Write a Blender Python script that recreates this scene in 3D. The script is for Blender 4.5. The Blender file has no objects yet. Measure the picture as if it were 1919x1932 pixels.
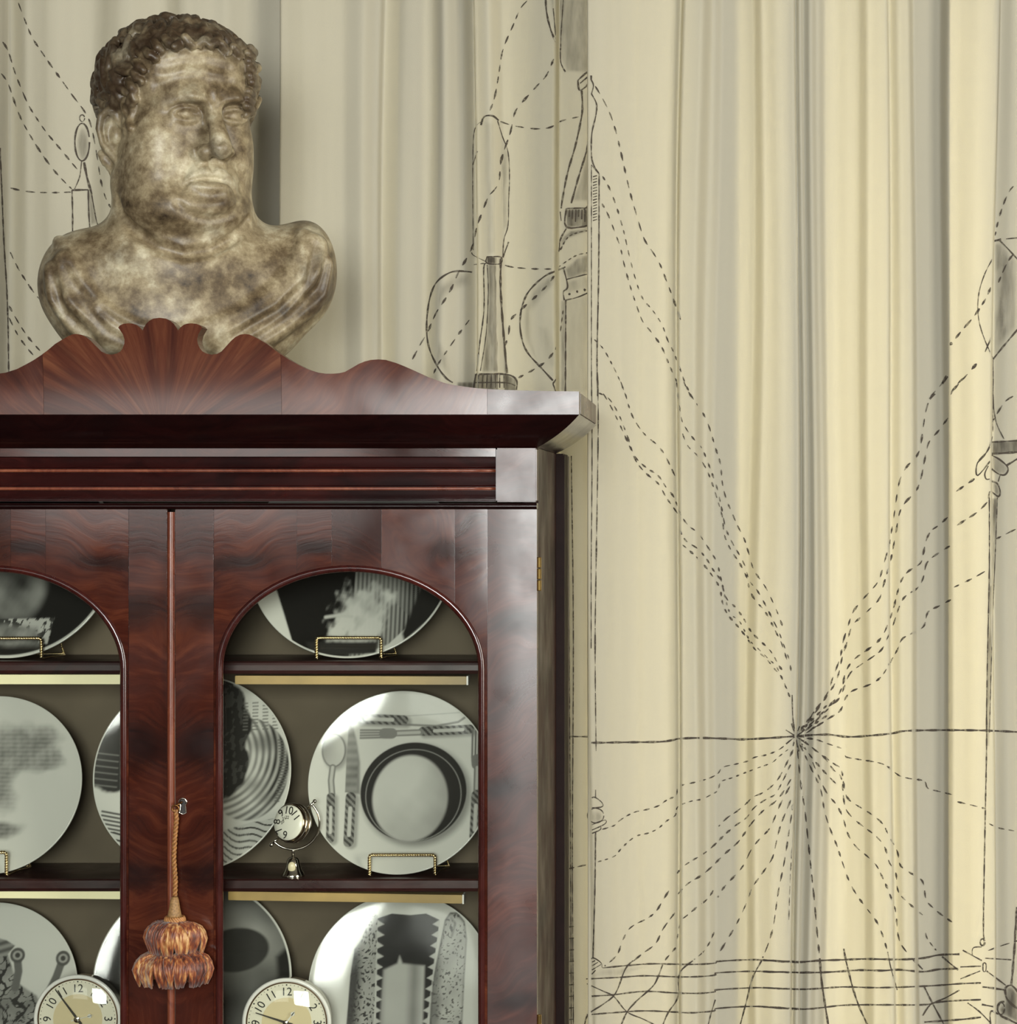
import bpy, bmesh, math, random
import numpy as np
from mathutils import Vector, Matrix
from mathutils.geometry import tessellate_polygon

random.seed(7)
RNG = np.random.default_rng(11)
scene = bpy.context.scene
COL = scene.collection

# ------------------------------------------------------------------ camera
F, D, XP, YP, EYE = 4333.0, 3.0, 1360.0, 950.0, 1.75   # focal length in px, distance to door fronts, principal point
cam_d = bpy.data.cameras.new('camera')
cam = bpy.data.objects.new('camera', cam_d)
COL.objects.link(cam)
cam.location = (0, -D, EYE)
cam.rotation_euler = (math.pi / 2, 0, 0)
cam_d.sensor_fit = 'HORIZONTAL'
cam_d.sensor_width = 36.0
cam_d.lens = F * 36.0 / 1919.0
cam_d.shift_x = -(XP - 959.5) / 1919.0
cam_d.shift_y = -(966.0 - YP) / 1919.0
scene.camera = cam
scene.cycles.transparent_max_bounces = 24   # light passes several panes of glass

# ------------------------------------------------------------------ world, lights, exposure
world = bpy.data.worlds.new('room_light')
scene.world = world
world.use_nodes = True
bg = world.node_tree.nodes['Background']
bg.inputs[0].default_value = (1.0, 0.97, 0.90, 1)
bg.inputs[1].default_value = 0.8

def area(name, loc, target, sx, sy, energy, color):
    l = bpy.data.lights.new(name, 'AREA')
    l.shape = 'RECTANGLE'; l.size = sx; l.size_y = sy; l.energy = energy; l.color = color
    o = bpy.data.objects.new(name, l); COL.objects.link(o)
    o.location = loc
    o.rotation_euler = (Vector(target) - Vector(loc)).to_track_quat('-Z', 'Y').to_euler()
    return o
area('daylight_front_window', (-0.10, -6.35, 2.25), (-0.10, 0, 2.15), 1.6, 1.75, 500, (0.97, 0.98, 0.97))
area('daylight_right_window', (3.3, -2.6, 2.1), (0, -2.6, 2.0), 1.9, 1.9, 270, (1.0, 0.95, 0.86))
area('daylight_front_left_window', (-2.15, -6.35, 2.4), (-2.0, 0, 2.1), 1.4, 1.5, 34, (0.98, 0.98, 0.97))
area('daylight_back_window', (-0.4, 1.35, 1.65), (-0.4, 0.5, 1.65), 2.6, 2.6, 24, (0.93, 0.98, 0.95))
area('sunlit_back_window', (0.56, 1.25, 1.45), (0.56, 0.5, 1.45), 0.75, 2.4, 128, (1.0, 0.92, 0.68))

vs = scene.view_settings
scene.display_settings.display_device = 'sRGB'
vs.view_transform = 'Standard'; vs.look = 'None'; vs.gamma = 1.0; vs.exposure = -0.45; vs.use_curve_mapping = False

# ------------------------------------------------------------------ helpers
def P(px, py, y):
    """photograph pixel + true depth (distance behind the door fronts) -> world point"""
    k = (D + y) / F
    return ((px - XP) * k, y, EYE - (py - YP) * k)
def PX(px, y): return (px - XP) * (D + y) / F
def PZ(py, y): return EYE - (py - YP) * (D + y) / F

def lin(c):
    return tuple(((v / 255.0) / 12.92 if v / 255.0 <= 0.04045 else ((v / 255.0 + 0.055) / 1.055) ** 2.4) for v in c)

def tag(o, label=None, cat=None, group=None, kind=None):
    if label: o['label'] = label
    if cat: o['category'] = cat
    if group: o['group'] = group
    if kind: o['kind'] = kind
    return o

def empty(name, loc, label, cat, group=None, rot=(0, 0, 0)):
    o = bpy.data.objects.new(name, None); COL.objects.link(o)
    o.location = loc; o.rotation_euler = rot; o.empty_display_size = 0.02
    return tag(o, label, cat, group)

def link(name, me, mat, parent=None, smooth=False, loc=None):
    if mat is not None:
        me.materials.clear(); me.materials.append(mat)
    if smooth:
        me.polygons.foreach_set('use_smooth', np.ones(len(me.polygons), dtype=bool))
    o = bpy.data.objects.new(name, me); COL.objects.link(o)
    if parent is not None: o.parent = parent
    if loc is not None: o.location = loc
    return o

class MB:
    def __init__(s): s.v = []; s.f = []
    def add(s, vs, fs):
        b = len(s.v); s.v.extend([tuple(v) for v in vs]); s.f.extend([tuple(i + b for i in f) for f in fs]); return s
    def box(s, a, b):
        x0, y0, z0 = a; x1, y1, z1 = b
        return s.add([(x0,y0,z0),(x1,y0,z0),(x1,y1,z0),(x0,y1,z0),(x0,y0,z1),(x1,y0,z1),(x1,y1,z1),(x0,y1,z1)],
              [(0,3,2,1),(4,5,6,7),(0,1,5,4),(1,2,6,5),(2,3,7,6),(3,0,4,7)])
    def tube(s, pts, r, n=8, closed=False, caps=True):
        pts = [Vector(p) for p in pts]; m = len(pts)
        rs = r if isinstance(r, (list, tuple, np.ndarray)) else [r] * m
        t = []
        for i in range(m):
            a = pts[(i - 1) % m] if (closed or i > 0) else pts[i]
            b = pts[(i + 1) % m] if (closed or i < m - 1) else pts[i]
            d = (b - a); t.append(d.normalized() if d.length > 1e-9 else Vector((0, 0, 1)))
        up = Vector((0, 0, 1)) if abs(t[0].z) < 0.9 else Vector((1, 0, 0))
        u = t[0].cross(up).normalized()
        vs = []
        for i in range(m):
            u = (u - t[i] * u.dot(t[i]))
            u = u.normalized() if u.length > 1e-6 else t[i].orthogonal().normalized()
            w = t[i].cross(u)
            for k in range(n):
                a = 2 * math.pi * k / n
                vs.append(pts[i] + (u * math.cos(a) + w * math.sin(a)) * rs[i])
        fs = []
        for i in range(m if closed else m - 1):
            j = (i + 1) % m
            for k in range(n):
                k2 = (k + 1) % n
                fs.append((i*n+k, j*n+k, j*n+k2, i*n+k2))
        if caps and not closed:
            fs.append(tuple(range(n))[::1]); fs.append(tuple((m-1)*n + k for k in range(n))[::-1])
        return s.add(vs, fs)
    def lathe(s, prof, n=32, M=None, caps=True):
        vs = []; fs = []; m = len(prof)
        for r, z in prof:
            for k in range(n):
                a = 2 * math.pi * k / n
                vs.append(Vector((r * math.cos(a), r * math.sin(a), z)))
        for i in range(m - 1):
            for k in range(n):
                k2 = (k + 1) % n
                fs.append((i*n+k, i*n+k2, (i+1)*n+k2, (i+1)*n+k))
        if caps:
            fs.append(tuple(range(n))[::-1]); fs.append(tuple((m-1)*n + k for k in range(n)))
        if M is not None: vs = [M @ v for v in vs]
        return s.add(vs, fs)
    def sphere(s, c, r, n=16, M=None):
        prof = [(math.sin(math.pi * i / n), -math.cos(math.pi * i / n)) for i in range(n + 1)]
        r3 = r if isinstance(r, (tuple, list)) else (r, r, r)
        T = Matrix.Translation(Vector(c)) @ (M.to_4x4() if M else Matrix.Identity(4)) @ Matrix.Diagonal((*r3, 1))
        prof = [(max(a, 1e-4), b) for a, b in prof]
        return s.lathe(prof, 2 * n, T)
    def prism(s, poly, y0, y1):
        """polygon in (x,z), extruded from y0 (front) to y1"""
        n = len(poly)
        vs = [(x, y0, z) for x, z in poly] + [(x, y1, z) for x, z in poly]
        fs = [tuple(range(n)), tuple(range(2*n-1, n-1, -1))]
        fs += [(i, i + n, (i + 1) % n + n, (i + 1) % n) for i in range(n)]
        return s.add(vs, fs)
    def mesh(s, name, bevel=0, fix=True):
        me = bpy.data.meshes.new(name); me.from_pydata(s.v, [], s.f)
        if fix or bevel:
            bm = bmesh.new(); bm.from_mesh(me)
            bmesh.ops.recalc_face_normals(bm, faces=bm.faces)
            if bevel:
                bmesh.ops.bevel(bm, geom=[e for e in bm.edges if e.is_manifold and e.calc_face_angle(0) > 0.6], offset=bevel, segments=2, affect='EDGES', clamp_overlap=True)
            bm.to_mesh(me); bm.free()
        me.update()
        return me
    def obj(s, name, mat, parent=None, smooth=False, bevel=0, loc=None):
        return link(name, s.mesh(name, bevel), mat, parent, smooth, loc)

def box(name, a, b, mat, parent=None, bevel=0.0015):
    return MB().box(a, b).obj(name, mat, parent, bevel=bevel)

def auto_smooth(o, ang=0.6):
    me = o.data
    bm = bmesh.new(); bm.from_mesh(me)
    for f in bm.faces: f.smooth = True
    for e in bm.edges:
        if e.is_manifold and e.calc_face_angle(0) > ang: e.smooth = False
    bm.to_mesh(me); bm.free()
    return o

# ------------------------------------------------------------------ materials
def newmat(name):
    m = bpy.data.materials.new(name); m.use_nodes = True
    nt = m.node_tree; return m, nt, nt.nodes['Principled BSDF'], nt.nodes['Material Output']
def nd(nt, t, **kw):
    n = nt.nodes.new(t)
    for k, v in kw.items():
        if k.startswith('i_'):
            key = k[2:]; key = int(key) if key.isdigit() else key.replace('_', ' ')
            n.inputs[key].default_value = v
        else: setattr(n, k, v)
    return n
def ramp(nt, stops, interp='LINEAR'):
    r = nt.nodes.new('ShaderNodeValToRGB'); r.color_ramp.interpolation = interp
    el = r.color_ramp.elements
    while len(el) < len(stops): el.new(0.5)
    for e, (p, c) in zip(el, stops):
        e.position = p; e.color = (*c, 1) if len(c) == 3 else c
    return r

def simple(name, rgb, rough=0.5, metal=0.0, spec=0.5, noise=0.0, nscale=40, bump=0.0, coat=0.0):
    m, nt, b, out = newmat(name)
    c = lin(rgb)
    b.inputs['Roughness'].default_value = rough; b.inputs['Metallic'].default_value = metal
    b.inputs['Specular IOR Level'].default_value = spec; b.inputs['Coat Weight'].default_value = coat
    tc = nd(nt, 'ShaderNodeTexCoord'); n = nd(nt, 'ShaderNodeTexNoise', i_Scale=nscale, i_Detail=5.0)
    nt.links.new(tc.outputs['Object'], n.inputs['Vector'])
    lo = tuple(v * (1 - noise) for v in c); hi = tuple(min(1, v * (1 + noise)) for v in c)
    r = ramp(nt, [(0.3, lo), (0.7, hi)])
    nt.links.new(n.outputs[0], r.inputs[0]); nt.links.new(r.outputs[0], b.inputs['Base Color'])
    if bump:
        bp = nd(nt, 'ShaderNodeBump', i_Strength=bump, i_Distance=0.001)
        nt.links.new(n.outputs[0], bp.inputs['Height']); nt.links.new(bp.outputs[0], b.inputs['Normal'])
    return m

def mahogany(name, rot=(0, 0, 0), scale=(1, 1, 1), dark=(36, 14, 10), mid=(62, 26, 17), light=(98, 50, 31), rough=0.14, off=(0, 0, 0), black=0.55, spec=0.5, wave=1.0, mirror=False, clouds=()):
    """flame mahogany: streaky grain, drifting figure, near-black resin clouds, French polish"""
    m, nt, b, out = newmat(name); L = nt.links.new
    tc = nd(nt, 'ShaderNodeTexCoord')
    mp = nd(nt, 'ShaderNodeMapping'); mp.inputs['Rotation'].default_value = rot; mp.inputs['Scale'].default_value = scale; mp.inputs['Location'].default_value = off
    src = tc.outputs['Object']
    if mirror:                        # book-matched about the cabinet's centre line
        sx = nd(nt, 'ShaderNodeSeparateXYZ'); cb = nd(nt, 'ShaderNodeCombineXYZ'); ab = nd(nt, 'ShaderNodeMath', operation='ABSOLUTE')
        L(src, sx.inputs[0]); L(sx.outputs[0], ab.inputs[0]); L(ab.outputs[0], cb.inputs[0]); L(sx.outputs[1], cb.inputs[1]); L(sx.outputs[2], cb.inputs[2]); src = cb.outputs[0]
    L(src, mp.inputs[0])
    warp = nd(nt, 'ShaderNodeTexNoise', i_Scale=3.2, i_Detail=3.0)
    L(mp.outputs[0], warp.inputs['Vector'])
    va = nd(nt, 'ShaderNodeVectorMath', operation='MULTIPLY_ADD')
    va.inputs[1].default_value = (0.34 * wave, 0.34 * wave, 0.34 * wave)
    L(warp.outputs['Color'], va.inputs[0]); L(mp.outputs[0], va.inputs[2])
    st = nd(nt, 'ShaderNodeMapping'); st.inputs['Scale'].default_value = (9, 40, 120)
    L(va.outputs[0], st.inputs[0])
    g = nd(nt, 'ShaderNodeTexNoise', i_Scale=1.0, i_Detail=9.0, i_Roughness=0.62)
    L(st.outputs[0], g.inputs['Vector'])
    fg = nd(nt, 'ShaderNodeMapping'); fg.inputs['Scale'].default_value = (3.0, 5, 9.0)
    L(va.outputs[0], fg.inputs[0])
    f = nd(nt, 'ShaderNodeTexNoise', i_Scale=1.0, i_Detail=4.0)
    L(fg.outputs[0], f.inputs['Vector'])
    mixv = nd(nt, 'ShaderNodeMath', operation='MULTIPLY_ADD'); mixv.inputs[1].default_value = 0.5
    hf = nd(nt, 'ShaderNodeMath', operation='MULTIPLY'); hf.inputs[1].default_value = 0.5
    L(f.outputs[0], hf.inputs[0]); L(g.outputs[0], mixv.inputs[0]); L(hf.outputs[0], mixv.inputs[2])
    r = ramp(nt, [(0.30, lin(dark)), (0.50, lin(mid)), (0.72, lin(light))])
    L(mixv.outputs[0], r.inputs[0])
    cl = nd(nt, 'ShaderNodeMapping'); cl.inputs['Scale'].default_value = (5, 5, 9); cl.inputs['Location'].default_value = (3.1, 1.7, 4.4)
    L(va.outputs[0], cl.inputs[0])
    cn = nd(nt, 'ShaderNodeTexNoise', i_Scale=1.0, i_Detail=3.0)
    L(cl.outputs[0], cn.inputs['Vector'])
    cr = ramp(nt, [(0.52, (0, 0, 0)), (0.66, (black, black, black))])
    L(cn.outputs[0], cr.inputs[0])
    mx = nd(nt, 'ShaderNodeMix', data_type='RGBA'); mx.inputs[7].default_value = (*lin((14, 7, 8)), 1)
    fac = cr.outputs[0]
    for cxx, czz, rx, rz in clouds:   # dark flame figure at fixed places in the leaf of veneer
        sub = nd(nt, 'ShaderNodeVectorMath', operation='SUBTRACT'); sub.inputs[1].default_value = (cxx, 0, czz); L(src, sub.inputs[0])
        wv = nd(nt, 'ShaderNodeVectorMath', operation='MULTIPLY_ADD'); wv.inputs[1].default_value = (.10, 0, .10); L(warp.outputs['Color'], wv.inputs[0]); L(sub.outputs[0], wv.inputs[2])
        sb2 = nd(nt, 'ShaderNodeVectorMath', operation='SUBTRACT'); sb2.inputs[1].default_value = (.05, 0, .05); L(wv.outputs[0], sb2.inputs[0])
        sc2 = nd(nt, 'ShaderNodeVectorMath', operation='MULTIPLY'); sc2.inputs[1].default_value = (1 / rx, 0, 1 / rz); L(sb2.outputs[0], sc2.inputs[0])
        le = nd(nt, 'ShaderNodeVectorMath', operation='LENGTH'); L(sc2.outputs[0], le.inputs[0])
        rr0 = ramp(nt, [(0.15, (.75,) * 3), (1.0, (0, 0, 0))], 'EASE'); L(le.outputs['Value'], rr0.inputs[0])
        mxm = nd(nt, 'ShaderNodeMath', operation='MAXIMUM'); L(fac, mxm.inputs[0]); L(rr0.outputs[0], mxm.inputs[1]); fac = mxm.outputs[0]
    L(fac, mx.inputs[0]); L(r.outputs[0], mx.inputs[6]); L(mx.outputs[2], b.inputs['Base Color'])
    b.inputs['Roughness'].default_value = rough; b.inputs['Specular IOR Level'].default_value = spec
    rn = nd(nt, 'ShaderNodeTexNoise', i_Scale=14.0, i_Detail=6.0); L(tc.outputs['Object'], rn.inputs['Vector'])
    rr = ramp(nt, [(0.3, (rough * 0.75,) * 3), (0.75, (rough * 1.4,) * 3)]); L(rn.outputs[0], rr.inputs[0]); L(rr.outputs[0], b.inputs['Roughness'])
    bp = nd(nt, 'ShaderNodeBump', i_Strength=0.05, i_Distance=0.0005); L(g.outputs[0], bp.inputs['Height']); L(bp.outputs[0], b.inputs['Normal'])
    return m

M = {}
zc_ = lambda py: EYE - (py - YP) * D / F
M['mah_v'] = mahogany('mahogany_meeting_stile', rot=(0, 0.35, 0), mirror=True, black=0.25, clouds=[(.035, zc_(1168), .075, .040), (.035, zc_(1430), .06, .06), (.04, zc_(1672), .08, .036)])
M['mah_v2'] = M['mah_v']
M['mah_arch'] = mahogany('mahogany_arch_veneer', rot=(0, -0.15, 0), off=(2.3, 0, 0.7), mirror=True, black=0.45, rough=0.09, clouds=[(.10, zc_(1040), .09, .018), (.36, zc_(1040), .07, .022)])
M['mah_arch_b'] = mahogany('mahogany_arch_veneer_b', rot=(0, 0.35, 0), off=(5.3, 0, 1.7), mirror=True, black=0.5, rough=0.09, clouds=[(.20, zc_(1035), .07, .020)])
M['mah_arch_c'] = mahogany('mahogany_arch_veneer_c', rot=(0, -0.6, 0), off=(7.1, 0, 3.1), mirror=True, black=0.4, rough=0.11, clouds=[(.36, zc_(1050), .06, .020)])
M['mah_stile'] = mahogany('mahogany_end_stile', rot=(0, 0.3, 0), off=(4.1, 0, 1.2), rough=0.30, light=(98, 52, 40), mirror=True, black=0.4, spec=0.6, clouds=[(.445, zc_(1175), .06, .028), (.44, zc_(1480), .05, .025), (.45, zc_(1880), .05, .02)])
M['mah_ped'] = mahogany('mahogany_pediment_veneer', rot=(0, 0.9, 0), off=(1.2, 0, 3.3), dark=(48, 22, 16), mid=(78, 38, 26), light=(112, 64, 42), rough=0.20, black=0.4, wave=0.6)
M['mah_ped_m'] = mahogany('mahogany_pediment_veneer_mirror', rot=(0, -0.9, 0), off=(1.2, 0, 3.3), mid=(78, 38, 26), light=(112, 64, 42), rough=0.20, black=0.4, wave=0.6)
M['mah_dark'] = mahogany('mahogany_dark_moulding', dark=(10, 3, 4), mid=(26, 8, 8), light=(40, 13, 12), rough=0.16, black=0.5)
M['mah_bead'] = mahogany('mahogany_bead', rot=(0, 1.57, 0), dark=(70, 30, 20), mid=(108, 54, 36), light=(140, 80, 54), rough=0.28, black=0.1)
M['mah_in'] = mahogany('mahogany_interior', dark=(22, 9, 10), mid=(48, 20, 20), light=(66, 32, 30), rough=0.35, black=0.3)
M['liner'] = simple('olive_grey_lining', (102, 92, 77), 0.75, noise=0.16, nscale=7, spec=0.2)
M['brass'] = simple('polished_brass', (206, 172, 104), 0.25, metal=1.0, noise=0.1)
M['gold'] = simple('gilt_wire', (232, 212, 168), 0.22, metal=1.0, noise=0.08)
M['chrome'] = simple('nickel', (214, 208, 198), 0.12, metal=1.0, noise=0.03)
M['white_enamel'] = simple('white_enamel_rim', (232, 230, 224), 0.2, noise=0.02)
M['dial'] = simple('ivory_dial', (238, 231, 212), 0.45, noise=0.03, nscale=9)
M['dial_in'] = simple('cream_dial_centre', (226, 208, 168), 0.4, noise=0.04, nscale=9)
M['ink_black'] = simple('black_dial_print', (28, 24, 20), 0.5)
M['strip_gold'] = simple('golden_strip', (172, 144, 86), 0.35, noise=0.28, nscale=12, coat=0.4)
M['strip_pale'] = simple('pale_yellow_strip', (248, 240, 196), 0.4, noise=0.06, nscale=8, coat=0.3)
M['strip_end'] = simple('clear_strip_end', (246, 244, 236), 0.2, noise=0.02)
M['cord'] = simple('gold_brown_cord', (150, 104, 58), 0.6, noise=0.35, nscale=300, bump=0.5)
M['plaster'] = simple('painted_plaster', (186, 180, 160), 0.85, noise=0.04, nscale=6, bump=0.1)
M['room_paint'] = simple('dark_room_paint', (92, 86, 78), 0.8, noise=0.04, nscale=5)
M['shade_strip'] = simple('dark_shade_strip', (30, 16, 14), 0.6, spec=0.15, noise=0.2)  # matt dark colour imitating shade behind the carcass
M['mah_side'] = mahogany('mahogany_side', dark=(24, 10, 9), mid=(44, 20, 16), light=(60, 30, 24), rough=0.42, spec=0.1)
M['mah_frz'] = mahogany('mahogany_frieze', dark=(20, 6, 6), mid=(42, 14, 13), light=(60, 22, 19), rough=0.15, black=0.6)
M['floorwood'] = mahogany('floor_boards', rot=(0, 0, 0), dark=(30, 19, 13), mid=(48, 32, 22), light=(62, 44, 30), black=0.1, rough=0.4)

def silk():
    m, nt, b, out = newmat('russet_silk'); L = nt.links.new
    tc = nd(nt, 'ShaderNodeTexCoord'); mp = nd(nt, 'ShaderNodeMapping'); mp.inputs['Scale'].default_value = (260, 260, 60)
    L(tc.outputs['Object'], mp.inputs[0])
    n = nd(nt, 'ShaderNodeTexNoise', i_Scale=1.0, i_Detail=6.0); L(mp.outputs[0], n.inputs['Vector'])
    r = ramp(nt, [(0.30, lin((66, 24, 12))), (0.46, lin((122, 58, 28))), (0.58, lin((160, 100, 52))), (0.70, lin((200, 156, 100)))])
    oi = nd(nt, 'ShaderNodeObjectInfo'); ra = nd(nt, 'ShaderNodeMath', operation='MULTIPLY_ADD'); ra.inputs[1].default_value = 0.22; L(oi.outputs['Random'], ra.inputs[0])
    ms = nd(nt, 'ShaderNodeMath', operation='SUBTRACT'); ms.inputs[1].default_value = 0.12; L(n.outputs[0], ms.inputs[0]); L(ms.outputs[0], ra.inputs[2])
    L(ra.outputs[0], r.inputs[0]); L(r.outputs[0], b.inputs['Base Color'])
    b.inputs['Roughness'].default_value = 0.42; b.inputs['Sheen Weight'].default_value = 0.3
    bp = nd(nt, 'ShaderNodeBump', i_Strength=0.6, i_Distance=0.0015); L(n.outputs[0], bp.inputs['Height']); L(bp.outputs[0], b.inputs['Normal'])
    return m
M['silk'] = silk()

def glass():
    m, nt, b, out = newmat('door_glass'); L = nt.links.new
    nt.nodes.remove(b)
    tr = nd(nt, 'ShaderNodeBsdfTransparent'); tr.inputs[0].default_value = (0.95, 0.96, 0.94, 1)
    gl = nd(nt, 'ShaderNodeBsdfGlossy'); gl.inputs['Roughness'].default_value = 0.02; gl.inputs['Color'].default_value = (1, 1, 1, 1)
    lw = nd(nt, 'ShaderNodeLayerWeight', i_Blend=0.5)
    pw = nd(nt, 'ShaderNodeMath', operation='POWER'); pw.inputs[1].default_value = 5.0; L(lw.outputs['Facing'], pw.inputs[0])
    fr = nd(nt, 'ShaderNodeMath', operation='MULTIPLY_ADD'); fr.inputs[1].default_value = 0.95; fr.inputs[2].default_value = 0.035; L(pw.outputs[0], fr.inputs[0])
    n = nd(nt, 'ShaderNodeTexNoise', i_Scale=5.0, i_Detail=1.0); tc = nd(nt, 'ShaderNodeTexCoord'); L(tc.outputs['Object'], n.inputs['Vector'])
    bp = nd(nt, 'ShaderNodeBump', i_Strength=0.15, i_Distance=0.004); L(n.outputs[0], bp.inputs['Height']); L(bp.outputs[0], gl.inputs['Normal'])
    mx = nd(nt, 'ShaderNodeMixShader'); L(fr.outputs[0], mx.inputs[0]); L(tr.outputs[0], mx.inputs[1]); L(gl.outputs[0], mx.inputs[2]); L(mx.outputs[0], out.inputs[0])
    return m
M['glass'] = glass()

def porcelain():
    m, nt, b, out = newmat('printed_porcelain'); L = nt.links.new
    at = nd(nt, 'ShaderNodeAttribute', attribute_name='print')
    r = ramp(nt, [(0.0, lin((8, 7, 7))), (1.0, lin((206, 206, 197)))])
    L(at.outputs['Fac'], r.inputs[0]); L(r.outputs[0], b.inputs['Base Color'])
    b.inputs['Roughness'].default_value = 0.09; b.inputs['Specular IOR Level'].default_value = 0.5
    return m
M['porcelain'] = porcelain()

def fabric(name, rgb, trans):
    m, nt, b, out = newmat(name); L = nt.links.new
    nt.nodes.remove(b)
    tc = nd(nt, 'ShaderNodeTexCoord')
    mp = nd(nt, 'ShaderNodeMapping'); mp.inputs['Scale'].default_value = (900, 900, 900); L(tc.outputs['Object'], mp.inputs[0])
    n = nd(nt, 'ShaderNodeTexNoise', i_Scale=1.0, i_Detail=2.0); L(mp.outputs[0], n.inputs['Vector'])
    mp2 = nd(nt, 'ShaderNodeMapping'); mp2.inputs['Scale'].default_value = (14, 14, 0.7); L(tc.outputs['Object'], mp2.inputs[0])
    n2 = nd(nt, 'ShaderNodeTexNoise', i_Scale=1.0, i_Detail=5.0); L(mp2.outputs[0], n2.inputs['Vector'])
    c = lin(rgb)
    r = ramp(nt, [(0.3, tuple(v * 0.96 for v in c)), (0.7, tuple(min(1, v * 1.03) for v in c))]); L(n2.outputs[0], r.inputs[0])
    df = nd(nt, 'ShaderNodeBsdfDiffuse'); tl = nd(nt, 'ShaderNodeBsdfTranslucent')
    bp = nd(nt, 'ShaderNodeBump', i_Strength=0.25, i_Distance=0.0006); L(n.outputs[0], bp.inputs['Height'])
    L(r.outputs[0], df.inputs[0]); L(r.outputs[0], tl.inputs[0]); L(bp.outputs[0], df.inputs['Normal']); L(bp.outputs[0], tl.inputs['Normal'])
    mx = nd(nt, 'ShaderNodeMixShader'); mx.inputs[0].default_value = trans
    L(df.outputs[0], mx.inputs[1]); L(tl.outputs[0], mx.inputs[2]); L(mx.outputs[0], out.inputs[0])
    return m
M['linen'] = fabric('painted_linen', (203, 198, 181), 0.38)

def inkmat():
    m, nt, b, out = newmat('sepia_fabric_ink'); L = nt.links.new
    tc = nd(nt, 'ShaderNodeTexCoord'); n = nd(nt, 'ShaderNodeTexNoise', i_Scale=160.0, i_Detail=3.0); L(tc.outputs['Object'], n.inputs['Vector'])
    b.inputs['Base Color'].default_value = (*lin((66, 58, 50)), 1); b.inputs['Roughness'].default_value = 0.9
    r = ramp(nt, [(0.36, (0.45,) * 3), (0.56, (1, 1, 1))]); L(n.outputs[0], r.inputs[0])
    L(r.outputs[0], b.inputs['Alpha'])
    return m
M['ink'] = inkmat()
def washmat():
    m, nt, b, out = newmat('grey_fabric_wash'); L = nt.links.new
    at = nd(nt, 'ShaderNodeAttribute', attribute_name='wash')
    tc = nd(nt, 'ShaderNodeTexCoord'); mp = nd(nt, 'ShaderNodeMapping'); mp.inputs['Scale'].default_value = (130, 130, 28); L(tc.outputs['Object'], mp.inputs[0])
    n = nd(nt, 'ShaderNodeTexNoise', i_Scale=1.0, i_Detail=4.0); L(mp.outputs[0], n.inputs['Vector'])
    r = ramp(nt, [(0.3, (0.45,) * 3), (0.7, (1.25,) * 3)]); L(n.outputs[0], r.inputs[0])
    mu = nd(nt, 'ShaderNodeMath', operation='MULTIPLY'); L(at.outputs['Fac'], mu.inputs[0]); L(r.outputs[0], mu.inputs[1])
    b.inputs['Base Color'].default_value = (*lin((64, 58, 50)), 1); b.inputs['Roughness'].default_value = 0.9
    L(mu.outputs[0], b.inputs['Alpha'])
    return m
M['wash'] = washmat()

def stone():
    m, nt, b, out = newmat('patinated_stone'); L = nt.links.new
    tc = nd(nt, 'ShaderNodeTexCoord')
    n1 = nd(nt, 'ShaderNodeTexNoise', i_Scale=11.0, i_Detail=7.0, i_Roughness=0.66, i_Distortion=0.15); L(tc.outputs['Object'], n1.inputs['Vector'])
    r1 = ramp(nt, [(0.32, lin((50, 39, 27))), (0.44, lin((104, 89, 66))), (0.55, lin((148, 134, 106))), (0.68, lin((194, 185, 158)))])
    n3 = nd(nt, 'ShaderNodeTexNoise', i_Scale=48.0, i_Detail=5.0, i_Roughness=0.7); L(tc.outputs['Object'], n3.inputs['Vector'])
    m3 = nd(nt, 'ShaderNodeMath', operation='MULTIPLY_ADD'); m3.inputs[1].default_value = 0.40; L(n3.outputs[0], m3.inputs[0])
    s3 = nd(nt, 'ShaderNodeMath', operation='SUBTRACT'); s3.inputs[1].default_value = 0.20; L(n1.outputs[0], s3.inputs[0]); L(s3.outputs[0], m3.inputs[2])
    L(m3.outputs[0], r1.inputs[0])
    # brown varnish on hair and streaks: painted attribute with a ragged edge
    at = nd(nt, 'ShaderNodeAttribute', attribute_name='patina')
    n2 = nd(nt, 'ShaderNodeTexNoise', i_Scale=30.0, i_Detail=6.0, i_Roughness=0.65); L(tc.outputs['Object'], n2.inputs['Vector'])
    ad = nd(nt, 'ShaderNodeMath', operation='ADD'); L(at.outputs['Fac'], ad.inputs[0]); L(n2.outputs[0], ad.inputs[1])
    r2 = ramp(nt, [(0.52, (0, 0, 0)), (1.15 if False else 0.98, (0.9, 0.9, 0.9))]); L(ad.outputs[0], r2.inputs[0])
    mx = nd(nt, 'ShaderNodeMix', data_type='RGBA'); mx.inputs[7].default_value = (*lin((50, 35, 24)), 1)
    L(r2.outputs[0], mx.inputs[0]); L(r1.outputs[0], mx.inputs[6]); L(mx.outputs[2], b.inputs['Base Color'])
    b.inputs['Roughness'].default_value = 0.42; b.inputs['Specular IOR Level'].default_value = 0.4
    bp = nd(nt, 'ShaderNodeBump', i_Strength=0.25, i_Distance=0.002); L(n2.outputs[0], bp.inputs['Height']); L(bp.outputs[0], b.inputs['Normal'])
    return m
M['stone'] = stone()
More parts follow.
